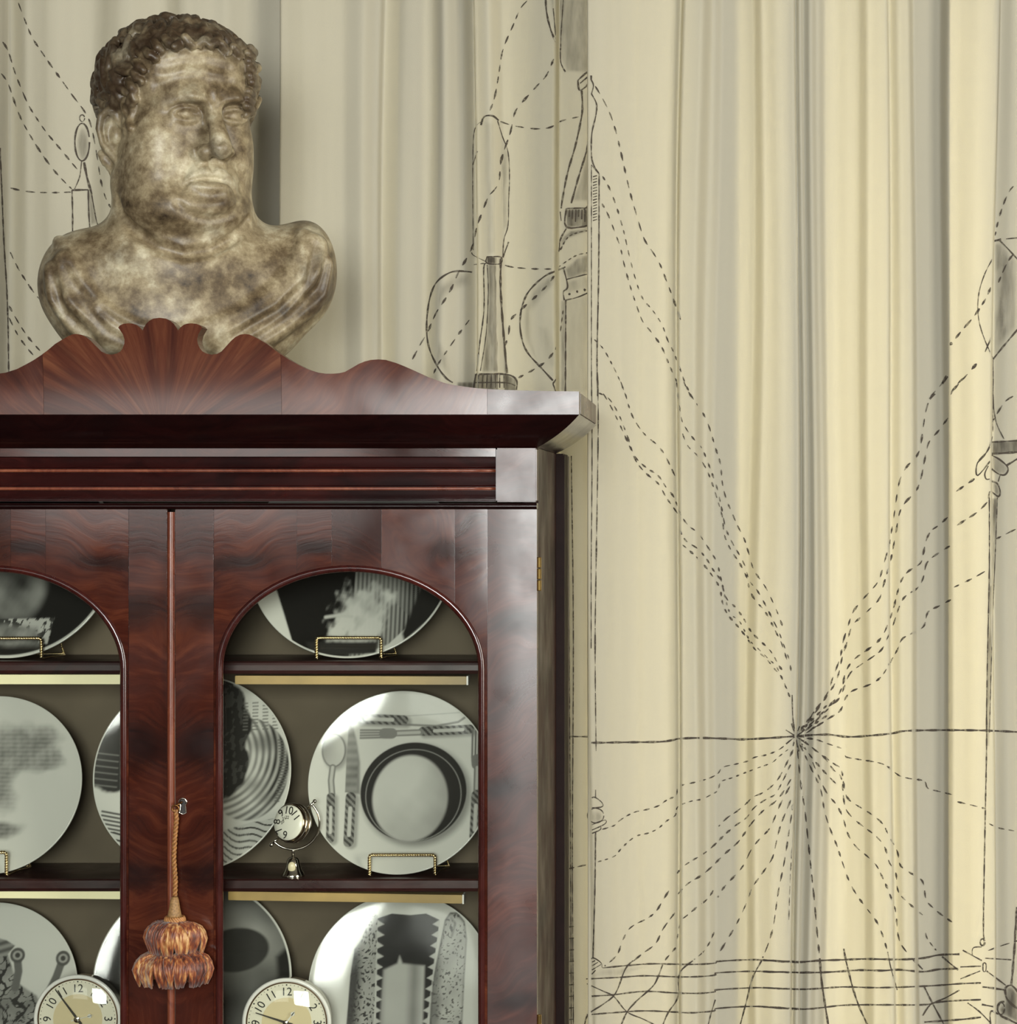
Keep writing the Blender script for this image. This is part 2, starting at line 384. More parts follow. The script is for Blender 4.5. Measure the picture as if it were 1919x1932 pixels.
# ------------------------------------------------------------------ the room
def struct(o): return tag(o, kind='structure')
RX0, RX1, RY0, RY1, RH = -3.2, 3.0, -6.0, 0.86, 3.3
struct(box('floor', (RX0, RY0, -0.06), (RX1, RY1, 0.0), M['floorwood'], bevel=0))
struct(box('ceiling', (RX0, RY0, RH), (RX1, RY1, RH + 0.06), M['room_paint'], bevel=0))
def wall_x(name, y0, y1, holes):
    """wall across the room with window openings (x0, x1, z0, z1) sorted by x"""
    w = MB(); x = RX0
    for a, b_, c, d in holes:
        w.box((x, y0, 0), (a, y1, RH)).box((a, y0, 0), (b_, y1, c)).box((a, y0, d), (b_, y1, RH)); x = b_
    w.box((x, y0, 0), (RX1, y1, RH)); return struct(w.obj(name, M['room_paint']))
def window(name, a, b_, c, d, y0, y1, mull):
    f = MB(); t = 0.05
    for p, q in (((a, y0, c), (a + t, y1, d)), ((b_ - t, y0, c), (b_, y1, d)), ((a + t, y0, c), (b_ - t, y1, c + t)), ((a + t, y0, d - t), (b_ - t, y1, d))): f.box(p, q)
    if mull: f.box(((a + b_) / 2 - .02, y0, c + t), ((a + b_) / 2 + .02, y1, d - t))
    o = struct(f.obj(name, M['white_enamel'])); ym = (y0 + y1) / 2
    MB().add([(a + t, ym, c + t), (b_ - t, ym, c + t), (b_ - t, ym, d - t), (a + t, ym, d - t)], [(0, 1, 2, 3)]).obj('window_pane', M['glass'], o)
wall_x('wall_back', 0.86, 1.0, [(-1.75, 0.95, 0.3, 3.0)])
window('window_1', -1.75, 0.95, 0.3, 3.0, 0.89, 0.96, False)
wall_x('wall_front', -6.14, -6.0, [(-2.95, -1.35, 1.58, 3.2), (-0.95, 0.75, 1.3, 3.2)])
window('window_2', -0.95, 0.75, 1.3, 3.2, -6.10, -6.03, False)
window('window_4', -2.95, -1.35, 1.58, 3.2, -6.10, -6.03, False)
struct(box('wall_left', (RX0 - 0.1, RY0, 0), (RX0, RY1, RH), M['room_paint'], bevel=0))
w = MB(); w.box((RX1, RY0, 0), (RX1 + .1, -3.6, RH)).box((RX1, -1.6, 0), (RX1 + .1, RY1, RH)).box((RX1, -3.6, 0), (RX1 + .1, -1.6, .9)).box((RX1, -3.6, 3.0), (RX1 + .1, -1.6, RH))
struct(w.obj('wall_right', M['room_paint']))
f = MB()
for p, q in (((RX1 + .02, -3.6, .9), (RX1 + .08, -3.55, 3.0)), ((RX1 + .02, -1.65, .9), (RX1 + .08, -1.6, 3.0)), ((RX1 + .02, -3.55, .9), (RX1 + .08, -1.65, .95)), ((RX1 + .02, -3.55, 2.95), (RX1 + .08, -1.65, 3.0))): f.box(p, q)
win3 = struct(f.obj('window_3', M['white_enamel']))
MB().add([(RX1 + .05, -3.55, .95), (RX1 + .05, -1.65, .95), (RX1 + .05, -1.65, 2.95), (RX1 + .05, -3.55, 2.95)], [(0, 1, 2, 3)]).obj('window_pane', M['glass'], win3)

# ------------------------------------------------------------------ display cabinet
XC = PX(323, 0.0)                     # centre line of the cabinet
HALF = PX(1013, 0.0) - XC             # half width of the carcass
XR, XL = XC + HALF, XC - HALF
Z = lambda py: PZ(py, 0.0)
cab = empty('display_cabinet', (XC, 0.17, 0), 'tall polished mahogany display cabinet with two arched glass doors and a scrolled crest', 'cabinet')
CABI = Matrix.Translation((-XC, -0.17, 0))
def cpart(name, mb, mat, parent=None, bevel=0, smooth=False):
    """part of the cabinet: world-space MB -> mesh local to the cabinet"""
    mb.v = [(x - XC, y - 0.17, z) for x, y, z in mb.v]
    return mb.obj(name, mat, parent or cab, bevel=bevel, smooth=smooth)
ZTOP = PZ(738, -0.05)                 # top of the cornice
ZF0 = PZ(782, -0.05)                  # lower edge of the fascia
ZFR = Z(845)                          # top of the frieze
DOORTOP, DOORBOT = Z(961), 0.90

for s, x in (('r', XR), ('l', XL)):
    x0, x1 = (x - 0.02, x) if s == 'r' else (x, x + 0.02)
    cpart('side_panel', MB().box((x0, 0.024, 0.86), (x1, 0.35, ZFR)), M['mah_side'] if 'mah_side' in M else M['mah_dark'], bevel=0.001)
    xx = (XR - 0.03, XR + 0.012) if s == 'r' else (XL - 0.012, XL + 0.03)
    cpart('rear_shade_strip', MB().box((xx[0], 0.351, 0.0), (xx[1], 0.462, ZFR)), M['shade_strip'], bevel=0.002)  # added dark upright, stands in for the shaded gap between cabinet and curtain
cpart('back_panel', MB().box((XL + 0.021, 0.217, 0.86), (XR - 0.021, 0.232, ZFR)), M['liner'])
cpart('top_board', MB().box((XL, 0.03, ZFR + 0.001), (XR, 0.35, ZTOP - 0.001)), M['mah_dark'])
cpart('base_cupboard', MB().box((XL - 0.03, -0.03, 0.08), (XR + 0.03, 0.35, 0.858)), M['mah_v'], bevel=0.004)
cpart('plinth', MB().box((XL - 0.015, -0.015, 0.0), (XR + 0.015, 0.345, 0.079)), M['mah_dark'], bevel=0.003)

# shelves and the light strips beneath them
SHY0, SHY1 = 0.075, 0.216
SHELF = [PZ(1248, SHY0), PZ(1659, SHY0), PZ(2066, SHY0)]
for i, z in enumerate(SHELF):
    m = MB()
    x0, x1 = XL + 0.021, XR - 0.021
    prof = [(SHY0 + 0.004, z), (SHY0 + 0.001, z - 0.002), (SHY0, z - 0.005), (SHY0, z - 0.012), (SHY0 + 0.002, z - 0.0165), (SHY1, z - 0.0165), (SHY1, z)]
    n = len(prof)
    m.add([(x0, y, zz) for y, zz in prof] + [(x1, y, zz) for y, zz in prof],
          [tuple(range(n)), tuple(range(2*n-1, n-1, -1))] + [(k, k + n, (k+1) % n + n, (k+1) % n) for k in range(n)])
    cpart('shelf', m, M['mah_in'])
YS = 0.079
def strip(x0, x1, ya0, ya1, yb0, yb1, mat, lab):
    """bar hung under a shelf; left end spans ya0..ya1, right end yb0..yb1 (photo rows)"""
    a0, a1, b0, b1 = P(x0, ya0, YS), P(x0, ya1, YS), P(x1, yb0, YS), P(x1, yb1, YS)
    m = MB()
    vs = [a0, b0, b1, a1] + [(p[0], p[1] + 0.02, p[2]) for p in (a0, b0, b1, a1)]
    m.add(vs, [(0,1,2,3),(7,6,5,4),(0,4,5,1),(1,5,6,2),(2,6,7,3),(3,7,4,0)])
    o = cpart('light_strip', m, mat, bevel=0.0008); tag(o, lab)
    e = MB(); q = 5 * (D + YS) / F
    e.box((b1[0] + 0.0002, YS - 0.0006, b1[2] - 0.0003), (b1[0] + q * 0.7, YS + 0.020, b0[2] + 0.0006))
    e.v = [(x - XC, y - 0.17, z) for x, y, z in e.v]
    e.obj('end_cap', M['strip_end'], o)
strip(443, 880, 1275, 1291, 1276.5, 1292, M['strip_gold'], 'golden under-shelf light strip')
strip(430, 872, 1682, 1698.5, 1689, 1705, M['strip_gold'], 'golden under-shelf light strip')
strip(-215, 260, 1273, 1291, 1273, 1291, M['strip_pale'], 'pale yellow under-shelf light strip')
strip(-215, 258, 1676, 1693, 1680, 1697, M['strip_pale'], 'pale yellow under-shelf light strip')

# frieze: flat border, three hollows between fine arrises, corner blocks
def xprofile(prof, x0, x1, yb):
    """extrude a (y,z) front profile (top to bottom) along x, closed at depth yb"""
    pr = list(prof) + [(yb, prof[-1][1]), (yb, prof[0][1])]
    n = len(pr); m = MB()
    m.add([(x0, y, z) for y, z in pr] + [(x1, y, z) for y, z in pr],
          [tuple(range(n)), tuple(range(2*n-1, n-1, -1))] + [(k, k + n, (k+1) % n + n, (k+1) % n) for k in range(n)])
    return m
XB = PX(935, 0.0)                     # inner edge of the right corner block
XBL = 2 * XC - XB
o = cpart('frieze_border', xprofile([(0, Z(846)), (0, Z(861.5)), (0.003, Z(862))], XBL, XB, 0.028), M['mah_arch'])
za, zb = Z(862), Z(946)
fl = []
def lap(p0, p1):                     # face leaning back towards its foot
    for j in range(5):
        t = j / 4; fl.append((0.0040 + 0.0052 * t ** 1.4, Z(p0 + (p1 - p0) * t)))
def arris(c0, hw=3.2):
    fl.append((0.0085, Z(c0 - hw))); fl.append((0.0085, Z(c0 + hw)))
fl.append((0.006, za)); lap(863, 884.5); arris(888); lap(891.5, 918.5); arris(922); lap(925.5, 945); fl.append((0.009, zb))
auto_smooth(cpart('fluted_frieze', xprofile(fl, XBL + 0.0003, XB - 0.0003, 0.028), M['mah_frz'] if 'mah_frz' in M else M['mah_dark']), 0.9)
for py in (888, 922):
    cpart('highlight_fillet', MB().tube([(XBL + (XB - XBL) * t / 24, 0.0052, Z(py)) for t in range(25)], 0.0022, 10), M['mah_bead'], smooth=True)  # paler bead wood imitates the highlight along each arris
for x0, x1 in ((XB + 0.0004, XR), (XL, XBL - 0.0004)):
    cpart('corner_block', MB().box((x0, -0.0015, Z(947)), (x1, 0.028, Z(845.5))), M['mah_stile'], bevel=0.0018)
bead = [( -0.001 - 0.0034 * math.sin(math.pi * t / 8), Z(949.5) + (Z(960.5) - Z(949.5)) * t / 8) for t in range(9)]
auto_smooth(cpart('frieze_bead', xprofile(bead, XL, XR, 0.028), M['mah_dark']), 0.8)

# cornice: cavetto underside that returns along both sides
OH = PX(1093, -0.05) - XR
levels = []
for k in range(9):
    t = k / 8; a = t * math.pi / 2
    levels.append((ZFR + (ZF0 - ZFR) * (0.75 * t + 0.25 * (1 - math.cos(a))), 0.75 * t + 0.25 * math.sin(a)))
m = MB(); vs = []; fs = []
for z, e in levels:
    ex, ey = OH * e, 0.05 * e
    vs += [(XL - ex, 0.35, z), (XL - ex, -ey, z), (XR + ex, -ey, z), (XR + ex, 0.35, z)]
nl = len(levels)
for k in range(nl - 1):
    for j in range(4):
        j2 = (j + 1) % 4
        fs.append((k*4+j, k*4+j2, (k+1)*4+j2, (k+1)*4+j))
fs += [(3, 2, 1, 0), tuple((nl-1)*4 + j for j in range(4))]
m.add(vs, fs)
o = cpart('cornice', m, M['mah_cor'] if 'mah_cor' in M else M['mah_dark']); auto_smooth(o, 0.5)
for s in (1, -1):
    xa = XC + s * (HALF + OH); xb_ = xa - s * 0.03
    cpart('cornice_return', MB().box((min(xa, xb_), -0.0195, ZF0 + 0.0003), (max(xa, xb_), 0.35, ZTOP)), M['mah_stile'], bevel=0.0015)

# pediment: scrolled crest in book-matched veneer on a coved board
top_right = [(305,599.5),(313,601),(321,605),(328,611),(333,618),(336,623.5),(340,618),(347,612.5),(354,610.5),(362,610),(371,611),(378,614),(381.5,618),(378,624),(374,631),(372,640),(373,648),(377,657),(382,663),(389,667),(399,669),(409,668),(418,663),(428,652),(436,643),(444,636),(453,631.5),(462,630),(470,631),(480,635.5),(492,642),(504,649),(518,660),(532,670),(547,679.5),(563,688),(580,696.5),(601,703),(615,705),(629,705),(641,704),(651,701.5),(666,693),(676,687),(688,682),(700,679),(714,678),(728,679),(748,685),(763,691),(779,698),(795,705.5),(810,712),(826,718),(841,723),(857,726.5),(873,729),(896,732),(920,734),(960,736),(998,737),(1045,738),(1092.5,738.5)]
def cove(z): return 0.004 - 0.016 * (max(0, z - ZF0 - 0.008) / 0.115) ** 2
def on_ped(px, py):
    y = -0.05
    for _ in range(6): y = -0.05 + cove(PZ(py, y))
    x, _, z = P(px, py, y); return (x, z)
half = [on_ped(*p) for p in top_right]
half[0] = (XC, half[0][1])
def coved(name, poly, mat, thick=0.030):
    """plate with outline poly in (x,z); front follows the cove"""
    bm = bmesh.new()
    bv = [bm.verts.new((x, 0, z)) for x, z in poly]
    for t in tessellate_polygon([[Vector((x, z, 0)) for x, z in poly]]): bm.faces.new([bv[i] for i in t])
    bmesh.ops.recalc_face_normals(bm, faces=bm.faces)
    zs = [p[1] for p in poly]; z = min(zs) + 0.004
    while z < max(zs):
        bmesh.ops.bisect_plane(bm, geom=bm.verts[:] + bm.edges[:] + bm.faces[:], plane_co=(0, 0, z), plane_no=(0, 0, 1), dist=1e-6)
        z += 0.004 if z < ZF0 + 0.06 else 0.010
    bmesh.ops.triangulate(bm, faces=bm.faces[:])
    vs = [v.co.copy() for v in bm.verts]; n = len(vs)
    for i, v in enumerate(bm.verts): v.index = i
    fs = [tuple(v.index for v in f.verts) for f in bm.faces]
    be = []
    for e in bm.edges:
        if len(e.link_faces) == 1:
            l = e.link_loops[0]; be.append((l.vert.index, l.link_loop_next.vert.index))
    bm.free()
    m = MB()
    m.v = [(v.x, -0.05 + cove(v.z), v.z) for v in vs] + [(v.x, -0.05 + cove(v.z) + thick, v.z) for v in vs]
    m.f = fs + [tuple(i + n for i in f[::-1]) for f in fs] + [(b, a, a + n, b + n) for a, b in be]
    o = cpart(name, m, mat)
    return auto_smooth(o, 0.5)
def upto(xa, xb):
    """top line of the right half between two x values, with interpolated ends"""
    def zi(x):
        for (x0, z0), (x1, z1) in zip(half[:-1], half[1:]):
            if x1 > x0 and x0 <= x <= x1: return z0 + (z1 - z0) * (x - x0) / (x1 - x0)
        return half[-1][1]
    mid = [p for p in half if xa + 1e-5 < p[0] < xb - 1e-5] if xa > XC + 0.06 else [p for p in half[1:] if p[0] < xb - 1e-5]
    return [(xa, zi(xa))] + mid + [(xb, zi(xb))]
def zb_(x): return ZF0
x1 = PX(527, -0.06); x2 = PX(920, -0.045); x3 = half[-1][0]
seg = upto(XC, x1)
crest = [(x1, ZF0)] + seg[::-1] + [(2*XC - x, z) for x, z in seg[1:]] + [(2*XC - x1, ZF0)]
fanmat = None
def fan():
    m, nt, b, out = newmat('mahogany_fan_veneer'); L = nt.links.new
    tc = nd(nt, 'ShaderNodeTexCoord'); sx = nd(nt, 'ShaderNodeSeparateXYZ'); L(tc.outputs['Object'], sx.inputs[0])
    dz = nd(nt, 'ShaderNodeMath', operation='SUBTRACT'); dz.inputs[1].default_value = ZF0 - 0.035; L(sx.outputs[2], dz.inputs[0])
    ab = nd(nt, 'ShaderNodeMath', operation='ABSOLUTE'); L(sx.outputs[0], ab.inputs[0])
    at = nd(nt, 'ShaderNodeMath', operation='ARCTAN2'); L(ab.outputs[0], at.inputs[0]); L(dz.outputs[0], at.inputs[1])
    ln = nd(nt, 'ShaderNodeVectorMath', operation='LENGTH'); cb0 = nd(nt, 'ShaderNodeCombineXYZ'); L(ab.outputs[0], cb0.inputs[0]); L(dz.outputs[0], cb0.inputs[1]); L(cb0.outputs[0], ln.inputs[0])
    cb = nd(nt, 'ShaderNodeCombineXYZ'); L(at.outputs[0], cb.inputs[0]); L(ln.outputs['Value'], cb.inputs[1])
    mp = nd(nt, 'ShaderNodeMapping'); mp.inputs['Scale'].default_value = (13, 7, 1); L(cb.outputs[0], mp.inputs[0])
    g = nd(nt, 'ShaderNodeTexNoise', i_Scale=1.0, i_Detail=9.0, i_Roughness=0.62, i_Distortion=0.35); L(mp.outputs[0], g.inputs['Vector'])
    r = ramp(nt, [(0.30, lin((66, 31, 22))), (0.50, lin((84, 44, 30))), (0.72, lin((106, 64, 43)))]); L(g.outputs[0], r.inputs[0])
    # resin bands near the wedge joints
    mp2 = nd(nt, 'ShaderNodeMapping'); mp2.inputs['Scale'].default_value = (5.0, 3, 1); mp2.inputs['Location'].default_value = (0.7, 2, 0); L(cb.outputs[0], mp2.inputs[0])
    g2 = nd(nt, 'ShaderNodeTexNoise', i_Scale=1.0, i_Detail=4.0); L(mp2.outputs[0], g2.inputs['Vector'])
    r2 = ramp(nt, [(0.52, (0, 0, 0)), (0.64, (0.6,) * 3)]); L(g2.outputs[0], r2.inputs[0])
    mx = nd(nt, 'ShaderNodeMix', data_type='RGBA'); mx.inputs[7].default_value = (*lin((40, 16, 16)), 1)
    L(r2.outputs[0], mx.inputs[0]); L(r.outputs[0], mx.inputs[6]); L(mx.outputs[2], b.inputs['Base Color'])
    b.inputs['Roughness'].default_value = 0.20
    bp = nd(nt, 'ShaderNodeBump', i_Strength=0.08, i_Distance=0.0008); L(g.outputs[0], bp.inputs['Height']); L(bp.outputs[0], b.inputs['Normal'])
    return m
M['fan'] = fan()
coved('pediment_crest', crest, M['fan'])
seg = upto(x1 + 0.0003, x2 - 0.0003)
wing = [(x2 - 0.0003, ZF0), ] + seg[::-1] + [(x1 + 0.0003, ZF0)]
coved('pediment_wing', wing, M['mah_ped'])
coved('pediment_wing', [(2*XC - x, z) for x, z in wing][::-1], M['mah_ped_m'])
seg = upto(x2, x3)
endb = [(x3, ZF0)] + seg[::-1] + [(x2, ZF0)]
coved('pediment_end_block', endb, M['mah_stile'])
coved('pediment_end_block', [(2*XC - x, z) for x, z in endb][::-1], M['mah_stile'])

# doors
ax, arx = PX(661, 0) , 248 / F * D
zspring, ary = Z(1262), 190 / F * D
def arch_pts(cx, r_add=0.0, n=40):
    return [(cx + (arx + r_add) * math.cos(math.pi * k / n), zspring + (ary + r_add) * math.sin(math.pi * k / n)) for k in range(n + 1)]   # right to left
XS0 = PX(330.5, 0)                    # meeting edge of the right door
def mir(pts, s): return pts if s > 0 else [(2*XC - x, z) for x, z in pts][::-1]
ZRAIL = DOORBOT + 0.075
def door(s):
    """s=+1 right leaf, -1 left leaf (mirrored about the cabinet's centre line)"""
    root = MB(); fx = lambda x: x if s > 0 else 2*XC - x
    T0, T1 = 0.0, 0.022
    xs_in, xs_out = PX(403, 0), PX(920, 0)
    arc = arch_pts(ax)
    poly = [(xs_in + .0002, DOORTOP), (xs_in + .0002, ZRAIL), (ax - arx, ZRAIL)] + arc[::-1] + [(ax + arx, ZRAIL), (xs_out - .0002, ZRAIL), (xs_out - .0002, DOORTOP)]
    frame = MB(); P_ = mir(poly, s); n = len(P_)
    tri = [tuple(t) for t in tessellate_polygon([[Vector((x, z, 0)) for x, z in P_]])]
    frame.v = [(x, T0 + .0011, z) for x, z in P_] + [(x, T1, z) for x, z in P_]
    frame.f = tri + [tuple(i + n for i in t[::-1]) for t in tri] + [(i, i + n, (i+1) % n + n, (i+1) % n) for i in range(n)]
    d = cpart('door', frame, M['mah_dark'])
    tag(d, 'glazed door with arched opening in dark flame veneer')
    def sub(name, mb, mat, bevel=0, smooth=False):
        mb.v = [(x - XC, y - 0.17, z) for x, y, z in mb.v]
        return mb.obj(name, mat, d, bevel=bevel, smooth=smooth)
    def bx(a, b):
        xa, xb2 = sorted((fx(a[0]), fx(b[0]))); return MB().box((xa, a[1], a[2]), (xb2, b[1], b[2]))
    cuts = [PX(q, 0) for q in (403.3, 560, 626, 720, 858, 919.7)]
    def under(x):
        q = (x - ax) / arx; return ZRAIL if abs(q) >= 1 else zspring + ary * math.sqrt(1 - q * q)
    for i_, (xa, xb2) in enumerate(zip(cuts[:-1], cuts[1:])):
        xa, xb2 = xa + .00012, xb2 - .00012; xsn = sorted({xa, xb2} | {v for v in list(np.linspace(xa, xb2, 14)) + [ax - arx + .00001, ax + arx - .00001] + [ax + arx * math.cos(t) for t in np.linspace(.05, math.pi - .05, 40)] if xa <= v <= xb2})
        low = []
        for x in xsn:
            if abs(x - (ax - arx)) < 2e-5: low += [(ax - arx, ZRAIL), (ax - arx, zspring)]
            elif abs(x - (ax + arx)) < 2e-5: low += [(ax + arx, zspring), (ax + arx, ZRAIL)]
            else: low.append((x, under(x)))
        pl = mir([(xa, DOORTOP)] + low + [(xb2, DOORTOP)], s); tr = [tuple(t) for t in tessellate_polygon([[Vector((x, z, 0)) for x, z in pl]])]; npl = len(pl)
        vp = MB(); vp.v = [(x, T0, z) for x, z in pl] + [(x, T0 + .0010, z) for x, z in pl]
        vp.f = tr + [tuple(i + npl for i in t[::-1]) for t in tr] + [(i, i + npl, (i+1) % npl + npl, (i+1) % npl) for i in range(npl)]
        sub('veneer_panel', vp, M[('mah_arch', 'mah_arch_b', 'mah_arch', 'mah_arch_c', 'mah_arch')[i_]])
    sub('meeting_stile', bx((XS0, T0 - .0003, DOORBOT), (xs_in, T1, DOORTOP)), M['mah_v'] if s > 0 else M['mah_v2'], bevel=0.0006)
    # outer stile, face a shallow curve towards the corner
    prof = []
    for k in range(9):
        t = k / 8; prof.append((xs_out + (XR - xs_out) * t, -0.0012 * math.sin(math.pi * t)))
    m = MB(); nn = len(prof)
    vs = []
    for zz in (DOORBOT, DOORTOP): vs += [(fx(x), y, zz) for x, y in prof] + [(fx(x), T1, zz) for x, y in prof]
    fs = []
    for k in range(nn - 1):
        fs += [(k, k+1, 2*nn+k+1, 2*nn+k), (nn+k, 3*nn+k, 3*nn+k+1, nn+k+1), (k, nn+k, nn+k+1, k+1), (2*nn+k, 2*nn+k+1, 3*nn+k+1, 3*nn+k)]
    fs += [(0, 2*nn, 3*nn, nn), (nn-1, 2*nn-1, 4*nn-1, 3*nn-1)]
    m.add(vs, fs); auto_smooth(sub('outer_stile', m, M['mah_stile']), 0.5)
    sub('bottom_rail', bx((xs_in, T0, DOORBOT), (xs_out, T1, ZRAIL - .0003)), M['mah_arch'])
    # rounded lip round the glass
    path = [(ax + arx, ZRAIL)] + arch_pts(ax) + [(ax - arx, ZRAIL)]
    path = [(ax + arx, ZRAIL + (zspring - ZRAIL) * k / 6) for k in range(6)] + arch_pts(ax) + [(ax - arx, zspring - (zspring - ZRAIL) * k / 6) for k in range(1, 7)]
    tb = MB().tube([(fx(x), 0.0030, z) for x, z in path], 0.0052, 10)
    sub('glazing_bead', tb, M['mah_lip'] if 'mah_lip' in M else M['mah_dark'], smooth=True)
    g = [(x, z) for x, z in arch_pts(ax, 0.003)] + [(ax - arx - .003, ZRAIL - .003), (ax + arx + .003, ZRAIL - .003)]
    gp = MB().prism(mir(g, s), 0.0110, 0.0135); sub('glass_pane', gp, M['glass'])
    # brass butt hinges on the outer edge
    hx = fx(XR + 0.0028)
    for zz in (Z(1083), DOORBOT + 0.16):
        h = MB()
        for k in range(3):
            z0 = zz - 0.022 + k * 0.015; h.lathe([(0.0026, z0), (0.0030, z0 + .0008), (0.0030, z0 + .0132), (0.0026, z0 + .014)], 12, Matrix.Translation((hx, 0.002, 0)))
        sub('hinge', h, M['brass'], smooth=False)
    if s > 0:      # astragal that covers the meeting of the doors
        xa = PX(323, 0)
        pr = [(xa + 0.0050 * math.cos(math.pi * k / 10), -0.0005 - 0.0062 * math.sin(math.pi * k / 10)) for k in range(11)]
        m = MB(); nn = len(pr); z0, z1 = DOORBOT, Z(966)
        m.add([(x, y, z0) for x, y in pr] + [(x, y, z1) for x, y in pr], [(k, k+1, nn+k+1, nn+k) for k in range(nn-1)] + [tuple(range(nn))[::-1], tuple(range(nn, 2*nn)), (0, nn, 2*nn-1, nn-1)])
        auto_smooth(sub('astragal', m, M['mah_bead']), 0.9)
        # keyhole escutcheon
        c = P(345.5, 1513, 0); k = D / F; m = MB()
        pts = []
        for j in range(18):
            a = math.radians(-50 + 280 * j / 17); pts.append((c[0] + 7.0 * k * math.cos(a), -0.0016, c[2] + 7.0 * k * math.sin(a)))
        pts += [(c[0] - 6.5*k, -0.0016, c[2] - 20*k), (c[0], -0.0016, c[2] - 23*k), (c[0] + 6.5*k, -0.0016, c[2] - 20*k)]
        m.tube(pts, 0.0011, 8, closed=True); sub('escutcheon', m, M['chrome'], smooth=True)
        m = MB(); m.prism([(x, z) for x, y, z in pts], -0.0010, 0.0005); sub('keyhole', m, M['ink_black'])
    return d
M['mah_lip'] = mahogany('mahogany_lip', rot=(0, 1.5, 0), dark=(34, 12, 11), mid=(56, 20, 17), light=(76, 32, 26), rough=0.16, black=0.2)
door(1); door(-1)

# ------------------------------------------------------------------ key and tassel
kt = P(331, 1692, -0.012)
tas = empty('key_tassel', P(331, 1857, -0.012), 'russet silk two-tier tassel hanging by a gold cord from the cabinet key', 'tassel')
def tpart(name, mb, mat, smooth=True, parent=None):
    o0 = Vector(tas.location); mb.v = [tuple(Vector(v) - o0) for v in mb.v]
    return mb.obj(name, mat, parent or tas, smooth=smooth)
k = D / F
a = Vector(P(345.5, 1512, 0.004)); b = Vector(P(331, 1521, -0.016))
m = MB().tube([a, a + Vector((0, -0.012, 0)), b], 0.0016, 8)
rc = b + Vector((0, 0, -0.003)); m.tube([rc + Vector((0.0045 * math.cos(t), 0, 0.0045 * math.sin(t))) for t in np.linspace(0, 2*math.pi, 18)[:-1]], 0.0011, 8, closed=True)
tpart('key', m, simple('bronze_key', (120, 84, 48), 0.35, metal=1.0))
def twisted(path, rw, rh, pitch, n=6, strands=2):
    """rope of strands wound round a path"""
    path = [Vector(p) for p in path]
    L_ = [0]
    for p, q in zip(path[:-1], path[1:]): L_.append(L_[-1] + (q - p).length)
    tot = L_[-1]; N = max(8, int(tot / pitch * 8)); mb = MB()
    pts = []
    for i in range(N + 1):
        s = tot * i / N; j = max(0, min(len(path) - 2, int(np.searchsorted(L_, s)) - 1)); t = (s - L_[j]) / max(1e-9, L_[j+1] - L_[j])
        pts.append(path[j].lerp(path[j+1], t))
    tan = [(pts[min(i+1, N)] - pts[max(i-1, 0)]).normalized() for i in range(N + 1)]
    u = tan[0].orthogonal().normalized(); fr = []
    for t in tan:
        u = (u - t * u.dot(t)).normalized(); fr.append((u, t.cross(u)))
    for q in range(strands):
        ps = []
        for i in range(N + 1):
            a = 2 * math.pi * (tot * i / N / pitch + q / strands); ps.append(pts[i] + (fr[i][0] * math.cos(a) + fr[i][1] * math.sin(a)) * rh)
        mb.tube(ps, rw, n)
    return mb
cp = [P(331.5, 1528, -0.016), P(333, 1545, -0.014), P(330, 1580, -0.012), P(328, 1620, -0.012), P(331, 1660, -0.012), P(330, 1694, -0.012)]
tpart('cord', twisted(cp, 0.0019, 0.0017, 0.011), M['cord'])
TX, TY = PX(330.5, -0.02), -0.021
zt = lambda py: PZ(py, -0.02)
m = MB(); prof = []
for py, r in ((1692, 6), (1698, 8), (1712, 10), (1724, 12.5), (1731, 14)): prof.append((r * k, zt(py)))
m.lathe(prof[::-1], 20, Matrix.Translation((TX - 0.0005, TY, 0))); tpart('neck', m, simple('gold_brown_neck', (146, 112, 70), 0.6, noise=0.35, nscale=400, bump=0.6))
m = MB()
for j in range(22):
    a0 = 2 * math.pi * j / 22
    m.tube([(TX + (16 + 2.5 * math.sin(math.pi * i / 6)) * k * math.cos(a0 + 0.12 * i), TY + (13 + 2.5 * math.sin(math.pi * i / 6)) * k * math.sin(a0 + 0.12 * i), zt(1729 + 14 * i / 6)) for i in range(7)], 0.0016, 6)
tpart('collar', m, simple('gold_brown_collar', (168, 118, 70), 0.5, noise=0.3, nscale=300))
rt = random.Random(5)
def tuft(ang, rad, ztop, zbot, wid, lift):
    """one looped lobe of silk floss: a bundle of fine bent strands over a full core"""
    mb = MB(); ca, sa = math.cos(ang), math.sin(ang)
    def pt(r, w_, z): return (TX + ca * r - sa * w_, min(-0.010, TY + (sa * r + ca * w_) * 0.62), z)
    H = ztop - zbot
    for q in range(26):
        w0 = rt.uniform(-1, 1); d0 = rt.uniform(0.55, 1.0); pts = []; rs = []
        for i in range(8):
            t = i / 7
            rr = rad * (0.28 + 0.72 * math.sin(min(1, t * 1.25) * math.pi / 2)) * (0.80 + 0.20 * d0)
            if t > 0.75: rr -= rad * 0.16 * (t - 0.75) * 4 * d0
            zz = ztop - H * (t ** 1.5) * (0.78 + 0.22 * d0) + lift * math.sin(math.pi * t)
            ww = wid * w0 * (0.30 + 0.70 * math.sin(math.pi * min(1, 0.15 + t * 0.75)))
            pts.append(pt(rr, ww, zz + rt.uniform(-1, 1) * 0.0006)); rs.append(0.0011 + 0.0014 * math.sin(math.pi * (0.12 + 0.8 * t)))
        mb.tube(pts, rs, 5)
    return mb
